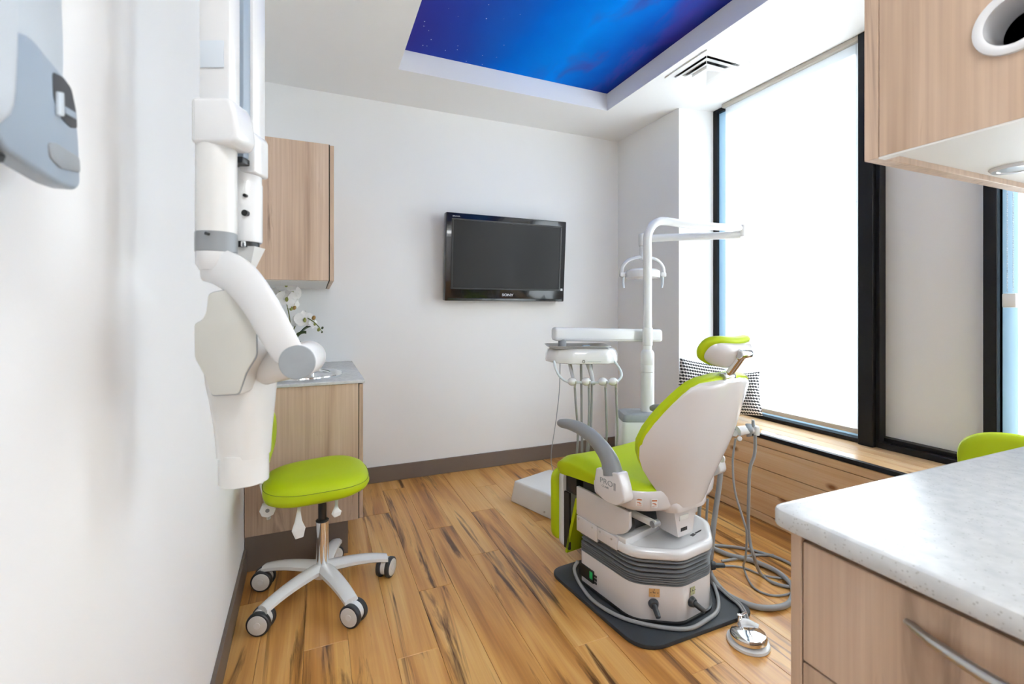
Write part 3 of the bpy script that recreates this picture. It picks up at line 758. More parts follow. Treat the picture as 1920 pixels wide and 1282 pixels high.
# curved yoke in front of the head
yk = [xp(388, 496, -0.004), xp(420, 504, -0.012), xp(455, 528, -0.026), xp(488, 572, -0.034), xp(516, 622, -0.036), xp(540, 664, -0.032), xp(552, 682, -0.020)]
B().tube(yk, [0.026, 0.029, 0.030, 0.029, 0.028, 0.026, 0.020], 18, 8, flat=(1.0, 0.42), up=(0, -1, 0)).ob('yoke', 'white_plastic', xr)
# pivot barrel with grey cap, facing camera and right
ax = Vector((0.22, -0.97, 0)).normalized(); cp = Vector(xp(558, 679, -0.040))
B().cyl(cp - ax * 0.085, cp - ax * 0.0, 0.0262, n=40, bev=0.003).ob('pivot_barrel', 'white_plastic', xr)
B().cyl(cp - ax * 0.001, cp + ax * 0.004, 0.0255, n=40, bev=0.0015).ob('pivot_cap', 'cap_grey', xr)
b2 = Vector(xp(470, 690, 0.05)); B().cyl(b2, cp - ax * 0.04 + Vector((-0.01, 0.01, 0)), 0.034, 0.027, n=36).ob('pivot_shoulder', 'cream_plastic', xr)
# head body and beam cone
rows = []
for px, py, rx, ry in ((440, 556, 26, 0.030), (442, 566, 36, 0.040), (446, 590, 42, 0.048), (450, 620, 50, 0.054), (452, 668, 55, 0.056), (455, 712, 54, 0.055), (457, 752, 50, 0.049), (458, 792, 46, 0.043), (458, 826, 44, 0.0385), (458, 851, 43, 0.0365)):
    cx, _, cz = xp(px, py, 0.045)
    rows.append([Vector((cx + rx * KX * 1.06 * math.copysign(abs(math.cos(a)) ** 0.8, math.cos(a)), 0.045 + ry * math.copysign(abs(math.sin(a)) ** 0.8, math.sin(a)) * 0.95, cz)) for a in (2 * PI * k / 40 for k in range(40))])
rows2 = [[p.copy() for p in r] for r in rows]
B().loft(rows2).ob('head_body', 'cream_plastic', xr, angle=60)
plate = [(402, 545), (458, 537), (460, 578), (467, 591), (482, 596), (483, 668), (463, 700), (449, 741), (396, 744), (386, 712), (364, 671), (363, 606), (378, 600), (386, 585), (390, 550)]
PM = frame_M((0, -0.022, 0), (1, 0, 0), (0, 0, 1))
po = [(xp(a, b, -0.024)[0], xp(a, b, -0.024)[2]) for a, b in plate]
pc = (sum(p[0] for p in po) / len(po), sum(p[1] for p in po) / len(po))
B().prism(rounded(po, 0.006), -0.034, 0.0, PM, 0.004).ob('head_rim', 'cream_plastic', xr)
pi_ = [(pc[0] + (x - pc[0]) * 0.965, pc[1] + (z - pc[1]) * 0.975) for x, z in po]
pg = [(pc[0] + (x - pc[0]) * 0.99, pc[1] + (z - pc[1]) * 0.993) for x, z in po]
B().prism(rounded(pg, 0.006), 0.0002, 0.0008, PM).ob('plate_seam', 'cap_grey', xr, smooth=False)
B().prism(rounded(pi_, 0.006), 0.0005, 0.0035, PM, 0.0015).ob('head_plate', 'plate_grey', xr)
cz0, cz1 = xp(0, 853, 0.02)[2], xp(0, 911, 0.02)[2]; cxx = xp(458, 0, 0.045)[0]; rr = 42 * KX * 1.05
B().lathe([(rr * 0.97, cz0 + 0.002), (rr * 0.97, cz0), (rr, cz0 - 0.0012), (rr, cz1), (rr * 0.96, cz1), (rr * 0.95, cz0 - 0.01)], (cxx, 0.045, 0), 44).ob('beam_cone', 'cream_plastic', xr)
# folded arm, rear leg
yB = 0.075
B().lims(xp(462, 0, yB)[0], xp(487, 0, yB)[0], yB - 0.02, yB + 0.02, xp(0, 275, yB)[2], ZT, 0.004).ob('rear_arm', 'white_plastic', xr)
B().lims(xp(440, 0, 0.05)[0], xp(466, 0, 0.05)[0], 0.036, 0.06, xp(0, 300, 0.05)[2], ZT - 0.02, 0.003).ob('arm_channel', 'blue_grey', xr)
B().lims(xp(436, 0, 0.05)[0], xp(468, 0, 0.05)[0], 0.030, 0.075, xp(0, 312, 0.05)[2], xp(0, 300, 0.05)[2], 0.002).ob('channel_stop', 'black_plastic', xr)
B().prism(rounded([(xp(462, 0, yB)[0], xp(0, 330, yB)[2]), (xp(493, 0, yB)[0], xp(0, 332, yB)[2]), (xp(493, 0, yB)[0], xp(0, 262, yB)[2]), (xp(480, 0, yB)[0], xp(0, 248, yB)[2]), (xp(468, 0, yB)[0], xp(0, 255, yB)[2])], 0.006), -yB - 0.02, -yB + 0.025, frame_M((0, 0, 0), (1, 0, 0), (0, 0, 1)), 0.004).ob('rear_hook', 'white_plastic', xr)
cB = xp(461, 0, yB)[0]; rB = 28 * (XF + yB) / FPX
pb = B().lathe([(rB * 0.95, xp(0, 455, yB)[2]), (rB, xp(0, 452, yB)[2]), (rB, xp(0, 347, yB)[2]), (rB * 0.97, xp(0, 345.5, yB)[2]), (rB * 0.97, xp(0, 344, yB)[2]), (rB * 0.96, xp(0, 343, yB)[2]), (rB * 0.96, xp(0, 322, yB)[2])], (cB, yB, 0), 36).ob('rear_post', 'white_plastic', xr)
for py, r_ in ((366, 0.0028), (399, 0.0052)):
    q = xp(459, py, yB - rB); B().cyl((q[0], yB - rB - 0.0015, q[2]), (q[0], yB - rB + 0.006, q[2]), r_, n=16).ob('socket_screw', 'black_plastic', pb)
B().cyl((cB, yB, xp(0, 466, yB)[2]), (cB, yB, xp(0, 452, yB)[2]), rB * 0.82, n=28).ob('rear_socket', 'black_plastic', xr)
q = xp(456, 460, yB - rB * 0.8); B().lims(q[0] - 0.004, q[0] + 0.004, yB - rB * 0.86, yB - rB * 0.7, xp(0, 466, yB)[2], xp(0, 454, yB)[2], 0.002).ob('latch', 'chrome', xr)
b = B(); z0, z1 = xp(0, 520, yB)[2], xp(0, 464, yB)[2]
b.loft([[Vector((cB + sx * rB * s, yB + sy * rB * s, z)) for sx, sy in ((-1, -0.7), (1, -0.7), (1, 0.7), (-1, 0.7))] for s, z in ((0.25, z0), (0.9, z1 - 0.004), (0.95, z1))]); b.ob('rear_bracket', 'cream_plastic', xr)
# carriers at the top, fixed to the wall (above the picture)
wdir = Vector((-cs, -sn, 0))     # towards the wall, in local axes: world -X
B().box((xp(430, 0)[0], 0.035, ZT + 0.03), (0.13, 0.12, 0.06), 0.01).ob('shoulder', 'white_plastic', xr)
p0 = Vector((xp(430, 0)[0], 0.035, ZT + 0.03)); B().tube([p0, p0 + wdir * 0.165], 0.028, 20).ob('wall_bracket', 'white_plastic', xr)
pl = B().box(tuple(p0 + wdir * 0.155), (0.02, 0.16, 0.30), 0.006, (0, 0, TH + 0.0235)).ob('wall_plate', 'white_plastic', xr)

# ------------------------------------------------------------------ operator stools
def make_stool(label, loc, rz, tilt=4.0, arms=4.0, back_z=0.70):
    t = thing('operator_stool', label, 'stool', loc, rz, 'lime operator stools')
    hub = B(); hub.lathe([(0.0, 0.075), (0.030, 0.075), (0.044, 0.085), (0.046, 0.112), (0.036, 0.125), (0.030, 0.128), (0.0, 0.128)], n=28); hub.ob('hub', 'white_plastic', t)
    R = 0.262
    for k in range(5):
        a = math.radians(arms + 72 * k); c, s = math.cos(a), math.sin(a)
        rows = []
        for i in range(10):
            tt = i / 9; r = 0.02 + (R + 0.012 - 0.02) * tt; w = 0.034 - 0.008 * tt; zt = 0.136 - 0.006 * tt - 0.026 * tt ** 3 ; th = 0.038 - 0.008 * tt
            sec = [(-1, -0.5), (-1, 0.3), (-0.6, 0.9), (0, 1), (0.6, 0.9), (1, 0.3), (1, -0.5), (0.6, -1), (-0.6, -1)]
            rows.append([Vector((r * c - q_ * w * s, r * s + q_ * w * c, zt - th / 2 + th / 2 * h_)) for q_, h_ in sec])
        B().loft(rows).ob('base_arm', 'white_plastic', t)
        ca = B().cyl((0, 0, 0.066), (0, 0, 0.092), 0.015, 0.013, n=16).ob('caster', 'white_plastic', t)
        ca.location = (R * c, R * s, 0); ca.rotation_euler = (0, 0, a + (0.9, 2.2, 0.3, -1.05, 0.5)[k])
        for sg in (-1, 1):
            B().cyl((0.016, sg * 0.011, 0.044), (0.016, sg * 0.032, 0.044), 0.044, n=32, bev=0.005).ob('tyre', 'dark_plastic', ca)
            B().cyl((0.016, sg * 0.030, 0.044), (0.016, sg * 0.0335, 0.044), 0.036, n=28, bev=0.001).ob('wheel_disc', 'cream_plastic', ca)
            B().cyl((0.016, sg * 0.032, 0.044), (0.016, sg * 0.0355, 0.044), 0.012, n=16).ob('wheel_cap', 'white_plastic', ca)
        B().cyl((0.016, -0.0105, 0.048), (0.016, 0.0105, 0.048), 0.038, n=24).ob('caster_fork', 'white_plastic', ca)
    B().cyl((0, 0, 0.122), (0, 0, 0.315), 0.0255, n=28).ob('column', 'chrome', t)
    B().lathe([(0.0, 0.314), (0.026, 0.314), (0.027, 0.318), (0.020, 0.323), (0.0, 0.323)], n=24).ob('column_collar', 'dark_plastic', t)
    B().cyl((0, 0, 0.32), (0, 0, 0.425), 0.017, n=20).ob('gas_piston', 'black_plastic', t)
    T = math.radians(tilt)
    Mt = Matrix.Translation((-0.016, 0, 0.455)) @ Matrix.Rotation(-T, 4, 'Y')
    def shp(x, y, z):
        f = max(0.0, x / 0.21)
        return (x, y * (1 + 0.04 * math.sin(x * 8)), z - 0.018 * f * f * (1 if z > 0.02 else 0.4) + (0.014 * max(0, -x / 0.2) ** 2 if z > 0.04 else 0))
    prof = [(0.0, 0.0), (0.60, 0.0), (0.88, 0.004), (0.97, 0.016), (1.0, 0.036), (0.985, 0.055), (0.94, 0.070), (0.84, 0.081), (0.66, 0.087), (0.40, 0.088), (0.0, 0.086)]
    B().cushion(0.208, 0.205, prof, 2.8, 56, Mt, shp).ob('seat', 'lime_vinyl', t, angle=70)
    def seam(s, z): return [tuple(Mt @ Vector(shp(0.208 * s * math.copysign(abs(math.cos(a)) ** (2 / 2.8), math.cos(a)), 0.205 * s * math.copysign(abs(math.sin(a)) ** (2 / 2.8), math.sin(a)), z))) for a in (2 * PI * k / 56 for k in range(57))]
    B().tube(seam(0.990, 0.054), 0.0013, 6, 1, smooth=False).ob('seat_seam', 'lime_seam', t)
    B().box((0.0, 0, 0.432), (0.17, 0.13, 0.022), 0.006, (0, -T, 0)).ob('seat_plate', 'white_plastic', t)
    B().tube([(-0.06, 0, 0.437), (-0.14, 0, 0.425), (-0.205, 0, 0.415)], 0.014, 12).ob('back_bracket', 'white_plastic', t)
    B().tube([(-0.205, 0, 0.360), (-0.212, 0, 0.42), (-0.232, 0, 0.52), (-0.235, 0, 0.64)], 0.0125, 12, flat=(1.2, 0.7)).ob('back_post', 'white_plastic', t)
    kn = B(); kn.cyl((-0.205, -0.050, 0.412), (-0.205, -0.018, 0.412), 0.030, n=8, bev=0.004); kn.ob('knob', 'white_plastic', t, angle=20)
    B().cyl((-0.205, -0.0515, 0.412), (-0.205, -0.049, 0.412), 0.008, n=12).ob('knob_bolt', 'mid_grey', t)
    # upright padded backrest
    Mb = Matrix.Translation((-0.250, 0, back_z)) @ Matrix.Rotation(PI / 2, 4, 'Y')
    bp = [(0.0, -0.006), (0.85, -0.004), (0.97, 0.008), (1.0, 0.024), (0.95, 0.042), (0.8, 0.053), (0.5, 0.058), (0.0, 0.058)]
    B().cushion(0.115, 0.185, bp, 2.5, 44, Mb, lambda x, y, z: (x, y, z + 0.5 * y * y)).ob('backrest', 'lime_vinyl', t, angle=70)
    for (lx, ly, ln, sw, nm) in ((-0.085, -0.115, 0.115, 0.030, 'lever'), (0.055, -0.125, 0.050, 0.024, 'lever')):
        zt = 0.435
        B().tube([(lx, ly + 0.05, zt), (lx - 0.003, ly, zt - 0.015), (lx - 0.004, ly - 0.015, zt - ln * 0.45), (lx - 0.003, ly - 0.02, zt - ln * 0.72), (lx, ly - 0.024, zt - ln)], [0.006, 0.006, sw * 0.45, sw * 0.85, sw * 0.5], 12, 6, flat=(1.0, 0.28), up=(0, -1, 0)).ob(nm, 'white_plastic', t)
    return t
make_stool('lime green operator stool with five castors in front of the left cabinet', (0.02, 2.145, 0), 0.0)
make_stool('lime green stool half hidden behind the counter at right', (2.035, 0.775, 0), PI, tilt=2.0, arms=40, back_z=0.67)

# ------------------------------------------------------------------ dental chair
def at(px, py, f):
    """point seen at a place in the photograph, f metres ahead of the camera"""
    u = (px - 960) / FPX; v = (581 - py) / FPX
    return Vector((f * (u * cs + sn), f * (cs - u * sn), EYE + f * v))
mat_o = B().prism(rounded([(0.988, 1.905), (1.058, 1.315), (1.615, 1.318), (1.615, 1.96)], [0.07, 0.11, 0.06, 0.06], 7), 0.0, 0.018, bev=0.005).ob('floor_mat', 'rubber_mat')
tag(mat_o, 'dark rubber mat with rounded corners under the dental chair', 'mat')

CA = math.radians(9)
ch = thing('dental_chair', 'lime green and white reclining dental chair on the dark mat', 'dental chair', (1.37, 1.38, 0.018), CA)
def Z(z): return z - 0.018
base_poly = rounded([(-0.235, 0.435), (-0.235, 0.12), (-0.09, 0.0), (0.09, 0.0), (0.235, 0.12), (0.235, 0.435)], [0.02, 0.05, 0.035, 0.035, 0.05, 0.02], 6)
def scaled(poly, d, cy=0.24):
    return [(x * (1 + d / 0.235), cy + (y - cy) * (1 + d / 0.23)) for x, y in poly]
B().prism(scaled(base_poly, -0.004), 0.001, Z(0.162), bev=0.004).ob('base', 'shell_white', ch)
B().prism(scaled(base_poly, 0.004), 0.0005, 0.010, bev=0.002).ob('base_foot', 'black_plastic', ch)
# bellows: thin pleats below, wide ones above
zz = 0.158
for k in range(5):
    h = 0.0086
    b = B(); b.loft([[Vector((x, y, Z(z))) for x, y in scaled(base_poly, d)] for d, z in ((-0.018, zz), (-0.003, zz + h * 0.35), (-0.003, zz + h * 0.6), (-0.018, zz + h))]); b.ob('bellows_pleat', 'bellows', ch, angle=25); zz += h
for k in range(3):
    h = 0.0203
    b = B(); b.loft([[Vector((x, y, Z(z))) for x, y in scaled(base_poly, d)] for d, z in ((-0.030, zz), (-0.010 + 0.004 * k, zz + h * 0.30), (-0.004 + 0.004 * k, zz + h * 0.62), (-0.008 + 0.004 * k, zz + h * 0.74), (-0.030, zz + h))]); b.ob('bellows_pleat', 'bellows', ch, angle=25); zz += h
# deck: rim and sunk tray surface
deck = B(); rows = []
for d, z in ((-0.006, 0.262), (0.004, 0.264), (0.006, 0.270), (0.006, 0.286), (0.002, 0.296), (-0.008, 0.300), (-0.020, 0.297), (-0.035, 0.292)):
    rows.append([Vector((x, y, Z(z))) for x, y in scaled(base_poly, d)])
deck.loft(rows); deck.ob('deck', 'white_gloss', ch, angle=60)
B().prism([(-0.232, 0.155), (0.225, 0.200), (0.225, 0.43), (-0.232, 0.43)], Z(0.286), Z(0.318), bev=0.006).ob('deck_step', 'white_gloss', ch)
# stripes of the dark nameplate on the deck
for k in range(5):
    B().box((0.060 + 0.0055 * k, 0.072 + 0.001 * k, Z(0.2926)), (0.003, 0.014, 0.0008), 0, (0, 0, 0.1)).ob('nameplate_mark', 'print_dark', ch, smooth=False)
B().box((0.118, 0.080, Z(0.2926)), (0.055, 0.006, 0.0008), 0, (0, 0, 0.1)).ob('nameplate_mark', 'print_dark', ch, smooth=False)
# side covers under the swing panel, with screws
for sg in (-1, 1):
    for y0, y1 in ((0.305, 0.437), (0.190, 0.302)):
        cvr = B().lims(sg * 0.236, sg * 0.246, y0, y1, Z(0.245 if y0 > 0.3 else 0.262), Z(0.312), 0.002).ob('side_cover', 'shell_white', ch)
        for yy, z_ in ((y0 + 0.03, 0.297), (y1 - 0.015, 0.299)):
            B().cyl((sg * 0.2455, yy, Z(z_)), (sg * 0.2475, yy, Z(z_)), 0.004, n=12).ob('screw', 'brushed_steel', cvr)
    # swing panel
    pan = rounded([(0.130, 0.436), (0.445, 0.436), (0.445, 0.312), (0.215, 0.312), (0.150, 0.345), (0.130, 0.375)], [0.004, 0.004, 0.004, 0.06, 0.03, 0.01], 6)
    M_ = frame_M((sg * 0.232, 0, 0), (0, 1, 0), (0, 0, 1))
    B().prism([(y, Z(z)) for y, z in pan], -0.008, 0.008, M_, 0.002).ob('side_panel', 'shell_white', ch)
B().lims(-0.215, 0.215, 0.20, 0.43, Z(0.30), Z(0.46), 0.004).ob('mechanism', 'dark_plastic', ch)
# link arms and pivot at the rear
lk = B(); lk.tube([(-0.185, 0.24, Z(0.405)), (-0.150, 0.075, Z(0.388))], 0.016, 12, flat=(0.5, 1.0)); lk.ob('link_arm', 'cream_plastic', ch)
B().cyl((-0.165, 0.082, Z(0.389)), (-0.128, 0.082, Z(0.389)), 0.013, n=18, bev=0.002).ob('link_bolt', 'mid_grey', ch)
B().cyl((-0.19, 0.205, Z(0.352)), (-0.16, 0.205, Z(0.352)), 0.035, n=24, bev=0.003).ob('pivot_wheel', 'black_plastic', ch)
pb = rounded([(-0.085, 0.500), (0.085, 0.500), (0.060, 0.385), (0.045, 0.316), (-0.045, 0.316), (-0.060, 0.385)], 0.008)
B().prism([(x, Z(z)) for x, z in pb], 0.0, 0.10, frame_M((0, 0.155, 0), (1, 0, 0), (0, 0, 1)), 0.004).ob('support_bracket', 'shell_white', ch)
B().box((-0.012, 0.0535, Z(0.392)), (0.055, 0.004, 0.020), 0.003).ob('release_handle', 'cream_plastic', ch)
for k in range(8):
    B().box((-0.028 + k * 0.005, 0.0545, Z(0.345)), (0.0026 if k % 2 else 0.0038, 0.001, 0.014)).ob('barcode_bar', 'print_dark', ch, smooth=False)
B().lims(0.10, 0.225, 0.16, 0.24, Z(0.316), Z(0.40), 0.01).ob('valve_cover', 'white_gloss', ch)
# seat: lime upholstery
def seat_row(b, hw, zt, zb, ed=0.03):
    pts = []
    for k in range(13):
        u = -1 + k / 6
        pts.append((hw * u, b, Z(zt - 0.010 * (1 - u * u) - 0.055 * max(0, abs(u) - 0.86) ** 1.2 * 4)))
    pts += [(hw * 1.01, b, Z(zt - ed)), (hw * 1.005, b, Z((zt + zb) / 2)), (hw * 0.97, b, Z(zb + 0.006))]
    for k in range(6): 
        u = 0.8 - k * 0.32
        pts.append((hw * u, b, Z(zb)))
    pts += [(-hw * 0.97, b, Z(zb + 0.006)), (-hw * 1.005, b, Z((zt + zb) / 2)), (-hw * 1.01, b, Z(zt - ed))]
    return [Vector(p) for p in pts]
rows = [seat_row(*r) for r in ((0.566, 0.245, 0.505, 0.475, 0.012), (0.560, 0.258, 0.525, 0.462, 0.018), (0.540, 0.266, 0.545, 0.462, 0.022), (0.505, 0.270, 0.561, 0.466), (0.46, 0.270, 0.567, 0.472), (0.38, 0.268, 0.566, 0.478), (0.30, 0.266, 0.560, 0.484), (0.20, 0.262, 0.552, 0.49), (0.13, 0.245, 0.549, 0.494), (0.09, 0.215, 0.547, 0.496), (0.06, 0.165, 0.540, 0.498), (0.046, 0.115, 0.532, 0.502))]
B().loft(rows).ob('seat', 'lime_vinyl', ch, angle=60)
# white rim around the back of the seat
rim = B(); rows = []
path = []
for k in range(25):
    a = PI * k / 24; x = -0.262 * math.copysign(abs(math.cos(a)) ** 0.75, math.cos(a)); y = 0.185 - 0.152 * math.sin(a) ** 0.8
    path.append((x, y))
path = [(-0.262, 0.30)] + path + [(0.262, 0.30)]
cen = (0, 0.19)
for s, z in ((0.90, 0.446), (0.96, 0.450), (1.0, 0.465), (1.015, 0.500), (1.005, 0.521), (0.985, 0.527), (0.955, 0.522), (0.90, 0.50)):
    rows.append([Vector((x * s, 0.19 + (y - 0.19) * s, Z(z))) for x, y in path])
rim.loft([[rows[j][i] for j in range(len(rows))] for i in range(len(path))]); rim.ob('seat_rim', 'shell_white', ch, angle=50)
def sticker(p, n_, size, mat, par, mark):
    """small rectangular label lying on a face with normal n_"""
    n_ = Vector(n_).normalized(); x_ = Vector((0, 0, 1)).cross(n_).normalized()
    M = frame_M(Vector(p), x_, n_.cross(x_))
    o = B().prism([(-size[0] / 2, -size[1] / 2), (size[0] / 2, -size[1] / 2), (size[0] / 2, size[1] / 2), (-size[0] / 2, size[1] / 2)], 0, 0.0008, M).ob('sticker', mat, par, smooth=False)
    b = B()
    for (x, y, w, h) in mark: b.prism([(x - w / 2, y - h / 2), (x + w / 2, y - h / 2), (x + w / 2, y + h / 2), (x - w / 2, y + h / 2)], 0.0008, 0.0012, M)
    b.ob('sticker_print', 'print_dark' if mat != 'white_plastic' else 'label_red', o, smooth=False)
    return o
warn = [(0, 0.010, 0.019, 0.005), (-0.002, -0.001, 0.012, 0.003), (0.004, -0.005, 0.008, 0.003), (0, -0.011, 0.018, 0.0015)]
sticker((-0.229, 0.088, Z(0.488)), (-0.74, -0.67, 0), (0.024, 0.030), 'white_plastic', ch, warn)
sticker((-0.184, 0.0535, Z(0.486)), (-0.50, -0.866, 0), (0.024, 0.030), 'white_plastic', ch, warn)
# leg rest hanging at the front
lr = B().prism(rounded([(-0.205, 0.455), (0.205, 0.455), (0.205, 0.085), (-0.205, 0.085)], 0.04), 0, 0.034, frame_M((0, 0.618, -0.018), (1, 0, 0), (0, 0, 1)), 0.004).ob('leg_rest_frame', 'white_plastic', ch)
B().prism(rounded([(-0.225, 0.452), (0.225, 0.452), (0.225, 0.105), (-0.225, 0.105)], 0.06), 0, 0.050, frame_M((0, 0.668, -0.018), (1, 0, 0), (0, 0, 1)), 0.020, 4).ob('leg_rest_pad', 'lime_vinyl', ch)
rows = [[Vector((x, y, Z(z))) for x, y, z in ((-0.20, 0.500 - d, 0.355), (0.20, 0.500 - d, 0.355), (0.20, 0.575 - d * 0.6, 0.075), (-0.20, 0.575 - d * 0.6, 0.075))] for d in (0.0, 0.022)]
B().loft(rows).ob('leg_rest_skirt', 'lime_vinyl', ch)
B().lims(-0.19, 0.19, 0.505, 0.582, Z(0.36), Z(0.455), 0.004).ob('leg_rest_hinge', 'dark_plastic', ch)
B().lims(-0.20, -0.19, 0.545, 0.585, Z(0.095), Z(0.36)).ob('leg_rest_gap_fill', 'gap_dark', ch, smooth=False)  # dark plate filling the gap between leg rest frame and skirt
# armrests
def armrest(sg):
    blk = rounded([(0.232, 0.490), (0.245, 0.540), (0.235, 0.592), (0.112, 0.606), (0.092, 0.560), (0.078, 0.510), (0.118, 0.480), (0.180, 0.475)], [0.02, 0.01, 0.008, 0.008, 0.01, 0.02, 0.02, 0.02])
    bl = B().prism([(y, Z(z)) for y, z in blk], -0.026, 0.026, frame_M((sg * 0.290, 0, 0), (0, 1, 0), (0, 0, 1)), 0.006, 3).ob('armrest_block', 'shell_white', ch)
    pts = [(sg * 0.290, 0.166, Z(0.582)), (sg * 0.292, 0.180, Z(0.628)), (sg * 0.296, 0.215, Z(0.668)), (sg * 0.300, 0.270, Z(0.702)), (sg * 0.302, 0.345, Z(0.722)), (sg * 0.302, 0.420, Z(0.724)), (sg * 0.300, 0.478, Z(0.716)), (sg * 0.299, 0.500, Z(0.711))]
    B().tube(pts, [0.050, 0.044, 0.038, 0.034, 0.029, 0.024, 0.019, 0.011], 18, 6, flat=(0.62, 1.0), up=(0, -1, 0.2)).ob('armrest', 'grey_plastic', ch)
    return bl
blk = armrest(-1); armrest(1)
Mt_ = frame_M((-0.3165, 0.163, Z(0.553)), (0, -1, 0), (0, 0, 1))
text_part('model_lettering', 'PRO', 0.030, Mt_ @ Matrix.Translation((-0.012, 0, 0)), 'mid_grey', blk, sx=1.25)
for k in range(2): B().box((-0.3166, 0.163 - 0.030 - 0.0065 * k, Z(0.5495)), (0.0008, 0.003, 0.028)).ob('model_numeral', 'mid_grey', blk, smooth=False)
text_part('model_sublettering', 'CLAIR', 0.011, Mt_ @ Matrix.Translation((-0.018, -0.019, 0)), 'mid_grey', blk, sx=1.3)
# backrest: white shell and lime pad
prof = [(0.452, 0.118, 0.036), (0.462, 0.130, 0.044), (0.480, 0.140, 0.052), (0.500, 0.150, 0.062), (0.530, 0.164, 0.074), (0.570, 0.196, 0.092), (0.620, 0.234, 0.108), (0.670, 0.261, 0.117), (0.715, 0.275, 0.117), (0.765, 0.268, 0.110), (0.810, 0.252, 0.098), (0.850, 0.232, 0.084), (0.885, 0.212, 0.069), (0.915, 0.192, 0.055), (0.938, 0.172, 0.043), (0.952, 0.140, 0.034), (0.958, 0.090, 0.026)]
def bc(z): return 0.0 - 0.34 * (z - 0.5)
def shell_row(z, hw, wing, dz=0.0, grow=0.0, front=0.022):
    outb, inn = [], []
    for k in range(21):
        u = -1 + k / 10
        f = wing * (abs(u) ** 2.6)
        outb.append(Vector(((hw + grow) * u, bc(z) + f, Z(z + dz) - 0.35 * 0)))
        inn.append(Vector(((hw + grow) * u * 0.985, bc(z) + f * 0.9 + front * (1 - 0.55 * abs(u) ** 6) + 0.006, Z(z + dz) + 0.010)))
    return outb + inn[::-1]
B().loft([shell_row(*p) for p in prof]).ob('backrest_shell', 'shell_white', ch, angle=50)
def pad_row(z, hw, wing):
    bk, ft = [], []
    for k in range(21):
        u = -1 + k / 10
        f = wing * (abs(u) ** 2.6); y0 = bc(z) + f * 0.9 + 0.022 * (1 - 0.55 * abs(u) ** 6) + 0.002
        bk.append(Vector((hw * u, y0, Z(z) + 0.012)))
        ft.append(Vector((hw * u * 0.965, y0 + 0.040 * (1 - 0.45 * abs(u) ** 5), Z(z) + 0.026)))
    return bk + ft[::-1]
pp = [(z, hw + 0.008, wg) for z, hw, wg in prof]
pp = [(0.486, 0.10, 0.045)] + pp[3:] + [(0.962, 0.06, 0.024)]
B().loft([pad_row(*p) for p in pp]).ob('backrest_pad', 'lime_vinyl', ch, angle=60)
rows = []
for z, hw, b0, b1 in ((0.428, 0.100, 0.040, 0.10), (0.433, 0.118, 0.026, 0.11), (0.450, 0.124, 0.022, 0.115), (0.478, 0.128, 0.022, 0.12), (0.500, 0.130, 0.040, 0.12)):
    rows.append([Vector((x, y, Z(z))) for x, y in rounded([(-hw, b1), (-hw, b0 + 0.035), (-hw * 0.72, b0), (hw * 0.72, b0), (hw, b0 + 0.035), (hw, b1)], 0.02, 4)])
B().loft(rows).ob('backrest_foot', 'shell_white', ch, angle=50)
for sg in (1,):
    B().lathe([(0.0, 0.0), (0.017, 0.0), (0.018, 0.006), (0.013, 0.014), (0.0, 0.016)], (sg * 0.232, bc(0.585) + 0.085, Z(0.585)), 20, Matrix.Rotation(sg * PI / 2, 4, 'Y')).ob('lever_knob', 'white_gloss', ch)
# headrest on its chrome link
p1 = Vector((0, -0.126, Z(0.975))); p2 = Vector((0, -0.190, Z(1.064)))
B().cyl(p1 + Vector((-0.030, 0, 0)), p1 + Vector((0.030, 0, 0)), 0.0165, n=24, bev=0.002).ob('lower_joint', 'chrome', ch)
B().cyl(p2 + Vector((-0.032, 0, 0)), p2 + Vector((0.032, 0, 0)), 0.0175, n=24, bev=0.002).ob('upper_joint', 'chrome', ch)
for sg in (-1, 1): B().cyl(p1 + Vector((sg * 0.030, 0, 0)), p1 + Vector((sg * 0.0325, 0, 0)), 0.0125, n=20).ob('joint_cap', 'brushed_steel', ch); B().cyl(p2 + Vector((sg * 0.032, 0, 0)), p2 + Vector((sg * 0.0345, 0, 0)), 0.0125, n=20).ob('joint_cap', 'brushed_steel', ch)
B().tube([p1, p2], 0.022, 14, flat=(1.0, 0.55), up=(0, 1, 0.5)).ob('link', 'chrome', ch)
B().box(tuple((p1 + p2) / 2 + Vector((-0.0215, 0, 0))), (0.004, 0.012, 0.060), 0.001, (math.atan2(0.064, 0.089), 0, 0)).ob('link_inset', 'white_plastic', ch)
for sg in (-0.6, 0.6): B().cyl((sg * 0.02, -0.122, Z(0.948)), (sg * 0.02, -0.125, Z(0.972)), 0.005, n=12).ob('post', 'chrome', ch)
nh = Vector((0, 0.80, 0.60)).normalized(); ch_ = Vector((0.0, -0.140, Z(1.062)))
Mh = frame_M(ch_, (1, 0, 0), (0, -0.60, 0.80))       # local z looks backwards
Mh = Matrix.Translation(ch_) @ Matrix((Vector((1, 0, 0)), Vector((0, -0.60, 0.80)), Vector((0, -0.80, -0.60)))).transposed().to_4x4()
hs = lambda x, y, z: (x, y * (1 + 0.25 * (abs(x) / 0.13) ** 2) , z - 2.0 * x * x)
B().cushion(0.118, 0.052, [(0.0, 0.0), (0.9, 0.0), (1.0, 0.006), (0.97, 0.018), (0.85, 0.030), (0.6, 0.038), (0.3, 0.040), (0.0, 0.040)], 2.5, 40, Mh, hs).ob('headrest_shell', 'shell_white', ch, angle=60)
B().cushion(0.130, 0.062, [(0.0, -0.045), (0.45, -0.044), (0.75, -0.039), (0.93, -0.027), (1.0, -0.012), (0.97, 0.001), (0.9, 0.004), (0.0, 0.004)], 2.5, 40, Mh, hs).ob('headrest_pad', 'lime_vinyl', ch, angle=60)
B().tube([p2, p2 + Vector((0, 0.035, 0.004))], 0.014, 12).ob('headrest_mount', 'chrome', ch)
